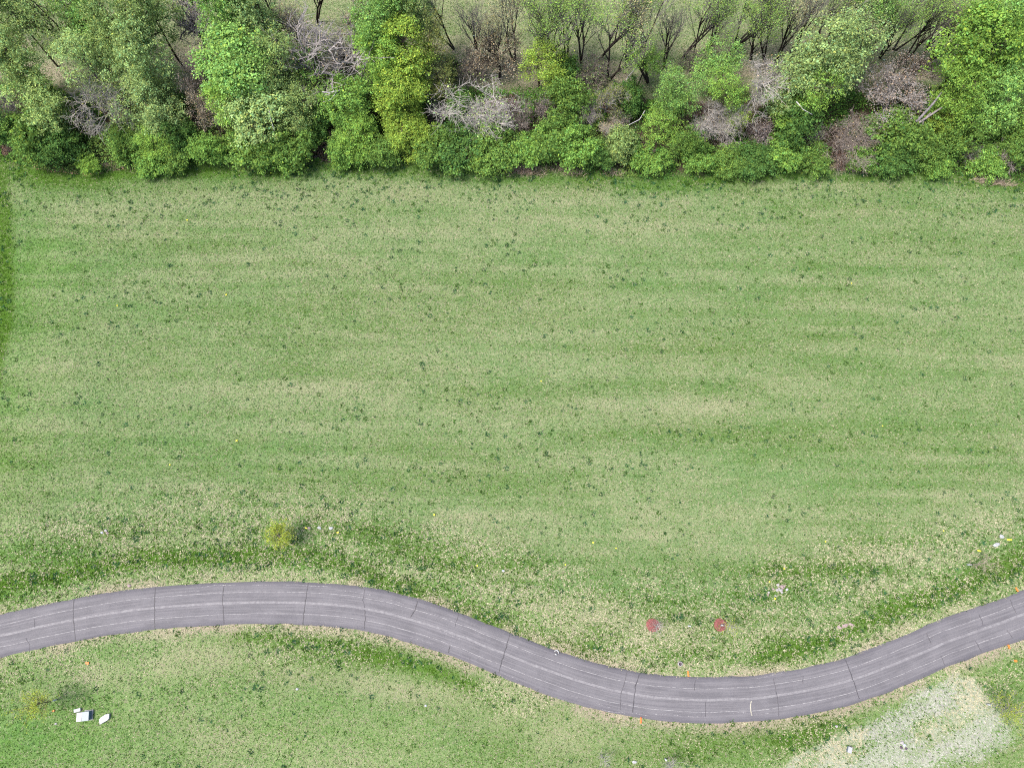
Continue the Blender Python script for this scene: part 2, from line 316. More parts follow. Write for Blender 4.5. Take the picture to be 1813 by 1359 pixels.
def ribbon(name, pts, w, mat, z=.012, jit=.05):
    """thin crack running over the crowned road through photo points"""
    P = []
    for (u, v) in pts: x, y = ray(u, v); P.append((x, y))
    P = np.array(P); L = np.concatenate([[0], np.cumsum(np.hypot(*np.diff(P, axis=0).T))]); n = max(6, int(L[-1] / .35)); t = np.linspace(0, L[-1], n)
    Q = np.stack([np.interp(t, L, P[:, 0]), np.interp(t, L, P[:, 1])], 1); T = np.gradient(Q, axis=0); T /= np.linalg.norm(T, axis=1)[:, None]; Nn = np.stack([-T[:, 1], T[:, 0]], 1)
    Q = Q + Nn * (rng.normal(0, jit, n) * np.sin(np.linspace(0, math.pi, n)) )[:, None]; ww = w * rng.uniform(.6, 1.3, n) / 2
    zz = np.array([zr(np.clip(road_d(q[0], q[1]), -W2, W2)) for q in Q]) + z
    V = np.concatenate([np.c_[Q + Nn * ww[:, None], zz], np.c_[Q - Nn * ww[:, None], zz]]); i = np.arange(n - 1)
    return obj(name, mesh_np(name, V, np.stack([i, i + n, i + 1 + n, i + 1], 1), 4), mat, road)
for pts in ([(131,1059),(130,1092),(134,1134)], [(275,1039),(274,1072),(274,1114)], [(398,1031),(394,1056),(397,1106)], [(546,1031),(541,1064),(536,1105)], [(739,1064),(735,1080),(727,1092)],
            [(903,1122),(896,1146),(890,1165),(883,1191)], [(1132,1192),(1125,1214),(1122,1236),(1120,1260)], [(1497,1168),(1508,1196),(1521,1236)], [(646,1078),(648,1096),(645,1113)], [(797,1141),(794,1155)]):
    ribbon('crack', pts, .13, M['crack'])
for pts in ([(646,1042),(643,1060),(646,1076)], [(1110,1188),(1104,1212),(1099,1228),(1098,1256)], [(1369,1200),(1376,1234),(1379,1270)], [(1640,1120),(1648,1138)], [(1665,1160),(1673,1177)], [(1733,1087),(1740,1106)],
            [(1726,1134),(1738,1154)], [(1788,1061),(1799,1086)], [(1782,1114),(1792,1129)], [(46,1128),(53,1140),(52,1154)], [(1231,1203),(1229,1222)], [(1249,1241),(1249,1268)], [(1422,1196),(1421,1210)], [(62,1095),(62,1110)], [(832,1163),(832,1180)], [(812,1086),(806,1108)]):
    ribbon('crack', pts, .09, M['crack2'])
ribbon('crack', [(1330,1240),(1328,1256),(1331,1266)], .14, M['cream'])
for (u, v, L) in ((385,1036,5),(330,1046,3.5),(530,1035,4),(560,1037,4),(625,1048,5),(690,1062,4),(1012,1231,1.6),(1065,1246,2.5),(1085,1258,3),(1130,1263,3),(1180,1265,3.5),(1230,1268,2),(1310,1262,3),(905,1198,2),(745,1133,3.5),(800,1125,4),(470,1036,4),(1360,1196,4),(1345,1262,2)):
    i, o = near_s(u, v); o = float(np.clip(o, -W2 + .35, W2 - .35)); n = int(L / .25); V, F = strip(o - .05, o + .05, zr(o) + .012, max(0, i - n // 2), i + n // 2 + 2, .4); obj('scuff_mark', mesh_np('scuff_mark', V, F, 4), M['scuff'], road)

# ------------------------------------------------------------------ grass
m, nt, out = new_mat('grass_blade'); a = N(nt, 'ShaderNodeAttribute'); a.attribute_name = 'tint'
d = N(nt, 'ShaderNodeBsdfDiffuse'); t = N(nt, 'ShaderNodeBsdfTranslucent'); x = N(nt, 'ShaderNodeMixShader'); x.inputs[0].default_value = .2
nt.links.new(a.outputs['Color'], d.inputs[0]); nt.links.new(a.outputs['Color'], t.inputs[0]); nt.links.new(d.outputs[0], x.inputs[1]); nt.links.new(t.outputs[0], x.inputs[2]); nt.links.new(x.outputs[0], out.inputs[0]); M['grass'] = m
def blades(x, y, z, L, w, el, az, colr):
    """one triangular blade per entry"""
    n = len(x); ca, sa = np.cos(az), np.sin(az); px, py = -sa * w / 2, ca * w / 2
    V = np.empty((n, 3, 3), np.float32)
    V[:, 0] = np.stack([x - px, y - py, z], 1); V[:, 1] = np.stack([x + px, y + py, z], 1); V[:, 2] = np.stack([x + ca * np.cos(el) * L, y + sa * np.cos(el) * L, z + np.sin(el) * L], 1)
    return V.reshape(-1, 3), colr
def in_view(n, pad=4):
    """random ground points inside the seen ground"""
    x = rng.uniform(-116, 116, n); y = rng.uniform(-38, 132, n); half = (CAM_H * math.cos(TILT) + y * math.sin(TILT)) * (PW / 2 / FPX) + pad
    k = (np.abs(x) < half) & (np.abs(road_d(x, y)) > W2 + .02) & (y > -36); x, y = x[k], y[k]
    k = wood_d(x, y) < 1.5; k |= (wood_d(x, y) > 15); return x[k], y[k]
x, y = in_view(930000); n = len(x)
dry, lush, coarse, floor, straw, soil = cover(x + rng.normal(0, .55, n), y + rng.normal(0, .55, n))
u1 = rng.random(n); u2 = rng.random(n)
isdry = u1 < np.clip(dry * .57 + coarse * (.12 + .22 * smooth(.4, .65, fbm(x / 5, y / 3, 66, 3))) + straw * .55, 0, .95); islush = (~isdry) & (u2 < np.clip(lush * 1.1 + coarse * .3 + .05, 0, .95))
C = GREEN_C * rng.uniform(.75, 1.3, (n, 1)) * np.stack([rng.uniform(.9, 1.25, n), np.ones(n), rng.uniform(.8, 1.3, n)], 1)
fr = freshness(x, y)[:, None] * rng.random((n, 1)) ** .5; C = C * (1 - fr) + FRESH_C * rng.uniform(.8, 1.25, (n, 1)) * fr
C[isdry] = STRAW_C * rng.uniform(.8, 1.3, (isdry.sum(), 1)) ; C[islush] = LUSH_C * rng.uniform(.4, 1.6, (islush.sum(), 1)); k = (rng.random(n) < .05 + .10 * coarse) & ~isdry; C[k] = np.array([.022, .052, .014])  # last step: near-black blades paint the shadowed gaps between grass clumps
k = (straw > .12) & isdry; C[k] = PALE_C * rng.uniform(.6, 1.25, (k.sum(), 1)); k = (soil > .4) & isdry; C[k] = SOIL_C * rng.uniform(.8, 1.4, (k.sum(), 1))
k = (coarse > .4) & isdry; C[k] = np.array([.36, .33, .225]) * rng.uniform(.8, 1.3, (k.sum(), 1))
Vs, Cs = [], []; z = gz(x, y) - .01; sc = 1 + .2 * coarse + .4 * straw
for b_ in range(2):
    L = rng.uniform(.13, .29, n) * (sc + .15 * coarse); el = rng.uniform(.12, .95, n) * (1 - .6 * straw) * np.where(isdry, .75, 1)
    v_, c_ = blades(x + rng.normal(0, .05, n), y + rng.normal(0, .05, n), z, L, rng.uniform(.07, .14, n) * sc * np.where(straw > .5, .7, 1), el, np.where(straw > .2, rng.normal(-.9, .5, n), rng.uniform(0, 2 * math.pi, n)), C * rng.uniform(.85, 1.15, (n, 1)))
    Vs.append(v_); Cs.append(c_)
V = np.concatenate(Vs); tag(obj('grass', mesh_np('grass', V, np.arange(len(V)).reshape(-1, 3), 3, np.concatenate(Cs)), M['grass']), 'short mown meadow grass, half green and half straw coloured, on both sides of the road', 'grass', kind='stuff')
print('GRASS', len(V) // 3)

# darker weed tufts standing out of the mown grass
x, y = in_view(60000, 2); n = len(x); dry, lush, coarse, floor, straw, soil = cover(x, y); wd = wood_d(x, y)
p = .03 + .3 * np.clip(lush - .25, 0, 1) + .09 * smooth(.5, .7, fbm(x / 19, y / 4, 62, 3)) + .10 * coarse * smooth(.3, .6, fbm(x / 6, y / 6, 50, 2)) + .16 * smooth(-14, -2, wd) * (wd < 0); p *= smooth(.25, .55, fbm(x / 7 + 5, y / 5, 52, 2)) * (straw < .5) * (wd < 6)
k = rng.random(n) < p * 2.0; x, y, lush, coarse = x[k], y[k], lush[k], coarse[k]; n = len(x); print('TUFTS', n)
R = (.15 + .36 * rng.random(n) ** 2) * (1 + .25 * coarse); nb = 20
rx = np.repeat(x, nb); ry = np.repeat(y, nb); rr = np.repeat(R, nb); q = n * nb; az = rng.uniform(0, 2 * math.pi, q); off = rng.random(q) ** .6 * rr * .55
bx = rx + np.cos(az) * off; by = ry + np.sin(az) * off
tone = np.where(rng.random(n)[:, None] < .55, np.array([[.026, .076, .034]]), np.array([[.036, .086, .014]])) * rng.uniform(.7, 1.4, (n, 1))
V, C = blades(bx, by, gz(bx, by) - .01, rr * rng.uniform(.6, 1.1, q), rng.uniform(.07, .14, q), rng.uniform(.2, 1.1, q), az + rng.normal(0, .5, q), np.repeat(tone, nb, 0) * rng.uniform(.7, 1.4, (q, 1)))
tag(obj('weed_tufts', mesh_np('weed_tufts', V, np.arange(len(V)).reshape(-1, 3), 3, C), M['grass']), 'dark green weed tufts dotted all over the mown meadow', 'weeds', kind='stuff')

# ------------------------------------------------------------------ tree prototypes
def leaves(P, Nrm, size, asp=.62, var=.3, hue=.18, r=rng):
    """diamond leaf faces at points P, roughly facing Nrm"""
    n = len(P); A = Nrm + r.normal(0, .5, (n, 3)); A /= np.linalg.norm(A, axis=1)[:, None]
    T = np.cross(A, r.normal(0, 1, (n, 3))); T /= np.linalg.norm(T, axis=1)[:, None] + 1e-9; B = np.cross(A, T); s = size * np.exp(r.normal(-.08, .34, n)).clip(.4, 1.9)[:, None]
    V = np.stack([P - T * s * .5, P + B * s * .5 * asp + A * s * .1, P + T * s * .5, P - B * s * .5 * asp + A * s * .1], 1).reshape(-1, 3)
    g = r.normal(1, var, n).clip(.45, 1.9); h = r.normal(0, hue, n)
    C = np.stack([g * (1 + h * .6), g, g * (1 - h * .7)], 1).clip(.2, 2.2)
    return V.astype(np.float32), np.arange(4 * n).reshape(-1, 4), C
def unit(v): return v / (np.linalg.norm(v, axis=-1, keepdims=True) + 1e-9)
def curve(a, b, bend, n=5, r=rng):
    t = np.linspace(0, 1, n)[:, None]; a = np.asarray(a, float); b = np.asarray(b, float); L = np.linalg.norm(b - a)
    return a + (b - a) * t + (np.sin(t * math.pi) * r.normal(0, bend, 3) + np.sin(t * 2 * math.pi) * r.normal(0, bend * .4, 3)) * L
def leafy_proto(seed, H, R, cz, rz, nl, per, leaf, spread=.34, stems=1, tr=.22, lob=.40, fill=1.0):
    """lobed crown: centre height cz, half height rz, half width R; limbs run to every lobe"""
    r = np.random.default_rng(seed); wood = MB(); P, Nn, CT = [], [], []
    D = unit(r.normal(0, 1, (nl * 3, 3)));  D = D[D[:, 2] > -.75][:nl]; cen = np.array([0, 0, cz])
    L0 = []
    for d_ in D:
        q = d_ * np.array([R, R, rz]) * r.uniform(.45, .74); 
        if len(L0) > 2 and min(np.linalg.norm((q - k_) / np.array([R, R, rz])) for k_ in L0) < .22: q = q * .4
        L0.append(q)
    bases = [np.array([r.normal(0, .25 * (stems > 1)), r.normal(0, .25 * (stems > 1)), -.3]) for _ in range(stems)]
    tops = [np.array([r.normal(0, R * .12), r.normal(0, R * .12), cz + rz * .35]) if stems == 1 else np.array([r.normal(0, R * .35), r.normal(0, R * .35), cz + rz * .2]) for _ in range(stems)]
    tc_ = [curve(b_, t_, .04, 9, r) for b_, t_ in zip(bases, tops)]
    for c_ in tc_: wood.tube(c_, np.linspace(tr, tr * .28, 9) / (1 if stems == 1 else 1.4), 6)
    for q in L0:
        lc = cen + q; lr = R * lob * r.uniform(.55, 1.35); c_ = tc_[r.integers(stems)]; i = int(np.clip(np.searchsorted(c_[:, 2], lc[2] - .45 * np.hypot(q[0], q[1])), 2, 8))
        c2 = curve(c_[i], lc, .07, 5, r); wood.tube(c2, np.linspace(tr * .42, tr * .14, 5), 4, False)
        nsub = int(per * (lr / (R * lob)) ** 2)
        sd = unit(r.normal(0, 1, (nsub, 3)) + unit(q) * .55 + np.array([0, 0, .25])); sp = lc + sd * lr * np.where(r.random((nsub, 1)) < .16, r.uniform(1.05, 1.42, (nsub, 1)), .35 + .75 * r.random((nsub, 1)) ** .6) * np.array([1, 1, .9])
        for s_ in sp[:: 3]: wood.tube(curve(lc, s_, .1, 3, r), [tr * .12, tr * .07, tr * .03], 3, False)
        k_ = max(3, int(27 * fill)); cs = np.repeat(r.uniform(.7, 1.4, (nsub, 1)), k_, 0); pts = np.repeat(sp, k_, 0) + r.normal(0, 1, (nsub * k_, 3)) * cs * spread * np.array([1, 1, .45]); P.append(pts); CT.append(np.repeat(r.normal(1, .13, nsub), k_)[:, None] * np.ones(3)); Nn.append(unit(np.repeat(sd, k_, 0) * .55 + np.array([0, -.1, .9])))
    P = np.concatenate(P); Nn = np.concatenate(Nn); k_ = P[:, 2] > .15; V, F, C = leaves(P[k_], Nn[k_], leaf, r=r); C = C * np.concatenate(CT)[k_]
    return dict(wood=wood.mesh('trunk', True), crown=mesh_np('crown', V, F, 4, C), R=R * 1.12, cz=cz)
def bare_proto(seed, H, R, cz, droop=.0, nb=(5, 5, 5, 4), tr=.2, buds=0, bud=.12, up=.6, twig=.018, stems=1, wig=.16):
    """leafless branching tree; ends carry small buds where buds > 0"""
    r = np.random.default_rng(seed); trunk, br = MB(), MB(); ends = []
    def grow(p, d_, L, rad, lvl):
        n = 5 if lvl < 3 else 4; pts = [p]; dd = d_
        for i in range(n - 1):
            dd = unit(dd + r.normal(0, wig, 3) + np.array([0, 0, -droop * (.25 + .3 * lvl)]) * (lvl > 0)); pts.append(pts[-1] + dd * L / (n - 1))
        pts = np.array(pts); (trunk if lvl <= 1 else br).tube(pts, np.maximum(np.linspace(rad, rad * .45, n), twig * .6), 6 if lvl == 0 else (4 if lvl < 2 else 3), False)
        if lvl == len(nb): ends.append(pts[-1]); ends.append(pts[-2]); return
        for c_ in range(nb[lvl]):
            t = r.uniform(.35, 1.0) if lvl else r.uniform(.45, 1.0); i = min(n - 2, int(t * (n - 1))); q = pts[i] + (pts[i+1] - pts[i]) * (t * (n - 1) - i)
            a_ = r.uniform(0, 2 * math.pi); side = np.array([math.cos(a_), math.sin(a_), r.uniform(-.1, .7)]); grow(q, unit(dd * up + side), L * r.uniform(.5, .78), max(rad * r.uniform(.4, .6), twig), lvl + 1)
    for s_ in range(stems):
        a_ = r.uniform(0, 6.28); d0 = unit(np.array([math.cos(a_) * .35, math.sin(a_) * .35, 1])) if stems > 1 else unit(np.array([r.normal(0, .08), r.normal(0, .08), 1])); grow(np.array([math.cos(a_) * .15 * (stems > 1), math.sin(a_) * .15 * (stems > 1), -.3]), d0, H * .42, tr, 0)
    E = np.array(ends); d = dict(wood=trunk.mesh('trunk', True), limbs=br.mesh('limbs'), R=R, cz=cz)
    ext = np.percentile(np.hypot(E[:, 0], E[:, 1]), 93); d['R'] = ext; d['cz'] = float(np.median(E[:, 2])); d['H'] = float(E[:, 2].max())
    if buds:
        q = E[r.integers(len(E), size=buds)] + r.normal(0, .22, (buds, 3)); V, F, C = leaves(q, np.tile([0, 0, 1.], (buds, 1)), bud, r=r); d['crown'] = mesh_np('crown', V, F, 4, C)
    return d
PROTO = {
 'leafy': [leafy_proto(100 + i, 13, 4.6, 7.6, 5.8, 22, 28 + 2 * (i % 3), .20 + .02 * (i % 3), spread=.30, lob=.36 + .03 * (i % 3)) for i in range(8)],
 'tall': [leafy_proto(130 + i, 17, 3.6, 9.5, 7.4, 26, 26, .22, spread=.28, lob=.42) for i in range(4)],
 'loose': [leafy_proto(150 + i, 13, 4.4, 7.4, 5.4, 20, 20, .20, spread=.32, fill=.75) for i in range(4)],
 'shrub': [leafy_proto(170 + i, 4, 2.5, 1.9, 1.9, 15, 27, .18 + .02 * (i % 2), spread=.20, stems=3, tr=.08, lob=.42 + .04 * (i % 3)) for i in range(6)],
 'bare': [bare_proto(200 + i, 9, 4, 6, droop=.05, nb=(9, 6, 6, 5), tr=.15, buds=900, bud=.13, up=.55, twig=.013) for i in range(4)],
 'oak': [bare_proto(210 + i, 10, 4, 6, droop=.02, nb=(8, 5, 5, 4), tr=.34, buds=500, bud=.13, up=.6, twig=.022) for i in range(2)],
 'droop': [bare_proto(220 + i, 10, 4, 6, droop=.02, nb=(8, 6, 5, 5), tr=.16, buds=800, bud=.13, up=.8, twig=.014) for i in range(3)],
 'budding': [bare_proto(240 + i, 10, 4, 6, droop=.03, nb=(6, 5, 5, 5), tr=.2, buds=3600, bud=.16, up=.7, twig=.02) for i in range(3)],
 'thicket': [bare_proto(260 + i, 3.6, 2, 2, droop=.12, nb=(5, 5, 4), tr=.06, buds=700, bud=.14, up=.7, twig=.015, stems=5) for i in range(4)],
 'slender': [bare_proto(280 + i, 17, 4, 6, droop=-.04, nb=(5, 4, 4, 3), tr=.20, buds=3000, bud=.14, up=2.1, twig=.010, stems=2, wig=.07) for i in range(5)],
}
LC = dict(sage=(.245, .340, .115), lime=(.200, .335, .066), yellow=(.245, .355, .062), green=(.140, .240, .055), dark=(.090, .175, .045), olive=(.180, .210, .065), pale=(.275, .380, .140), tan=(.31, .27, .19), pink=(.25, .215, .185), fresh=(.200, .345, .090), bright=(.170, .300, .065), sprig=(.23, .37, .08), bud=(.31, .31, .17), yolk=(.335, .405, .065), moss=(.150, .200, .090))
BC = dict(brown=(.085, .068, .052), dark=(.045, .038, .034), grey=(.25, .235, .23), pale=(.31, .295, .28), mauve=(.20, .172, .168), rust=(.16, .10, .08), white=(.42, .41, .43), warm=(.18, .155, .14), bough=(.10, .092, .088), twig=(.165, .155, .148), sap=(.30, .26, .21))
count = {}
def place(kind, name, x, y, sxy, sz, leafc, barkc, label, cat, group, rz=None, tilt=(0, 0), pick=None):
    i = count.get(kind, 0); count[kind] = i + 1; pr = PROTO[kind][(i if pick is None else pick) % len(PROTO[kind])]
    e = empty(name, (x, y, float(gz(np.array(x), np.array(y)))), rng.uniform(0, 6.28) if rz is None else rz); e.rotation_euler[0] = tilt[0]; e.rotation_euler[1] = tilt[1]; e.scale = (sxy, sxy, sz); tag(e, label, cat, group)
    obj('trunk', pr['wood'], M['bark'], e, color=BC[barkc])
    if 'limbs' in pr: obj('limbs', pr['limbs'], M['bark'], e, color=BC['grey'] if kind == 'oak' else (BC['twig'] if kind == 'slender' else BC[barkc]))
    if 'crown' in pr and leafc: 
        f = rng.uniform(1.0, 1.22); obj('crown', pr['crown'], M['leaf'], e, color=tuple(q * f for q in LC[leafc]))
    return e
def hcv(v): return float(np.interp(v, [10, 50, 110, 180, 230, 270, 295], [14, 13, 11, 8, 5, 2.4, 1.6]))
GROUPS = {'oak': 'leafless trees of the wood', 'leafy': 'leafy trees of the wood', 'tall': 'leafy trees of the wood', 'loose': 'leafy trees of the wood', 'shrub': 'leafy shrubs under the wood', 'bare': 'leafless trees of the wood', 'droop': 'leafless trees of the wood', 'budding': 'budding trees of the wood', 'thicket': 'twiggy thickets under the wood', 'slender': 'slender trees along the back of the wood'}
NAMES = {'oak': 'leafless_tree', 'leafy': 'leafy_tree', 'tall': 'leafy_tree', 'loose': 'leafy_tree', 'shrub': 'leafy_shrub', 'bare': 'leafless_tree', 'droop': 'leafless_tree', 'budding': 'budding_tree', 'thicket': 'twiggy_thicket', 'slender': 'slender_tree'}
def crown_at(kind, u, v, rpx, leafc, barkc, label, hc=None, asp=1.0):
    """put a tree so that its crown centre stands at height hc on the line of sight through (u, v)"""
    h = hcv(v) if hc is None else hc; x, y = ray(u, v, h); s = rpx * {'leafy': 1.30, 'tall': 1.2, 'loose': 1.25, 'shrub': 1.12, 'thicket': .85}.get(kind, 1.1) / pxm(u, v, h); n = count.get(kind, 0); pr = PROTO[kind][n % len(PROTO[kind])]
    if kind == 'droop': y += .58 * h
    if kind == 'shrub': s *= rng.uniform(.78, 1.22)
    y = max(float(y), float(np.interp(x, _ex, _ey)) + (.5 if h < 3 else 1.4)); sxy = s / pr['R']; sz = max(h / pr['cz'], .3)
    place(kind, NAMES[kind], float(x), y, sxy, min(max(sz, sxy * .6), sxy * 2.2) * asp, leafc, barkc, label, 'shrub' if kind in ('shrub', 'thicket') else 'tree', GROUPS[kind], **(dict(rz=float(rng.uniform(-.35, .35)), tilt=(.62, 0)) if kind == 'droop' else {}))

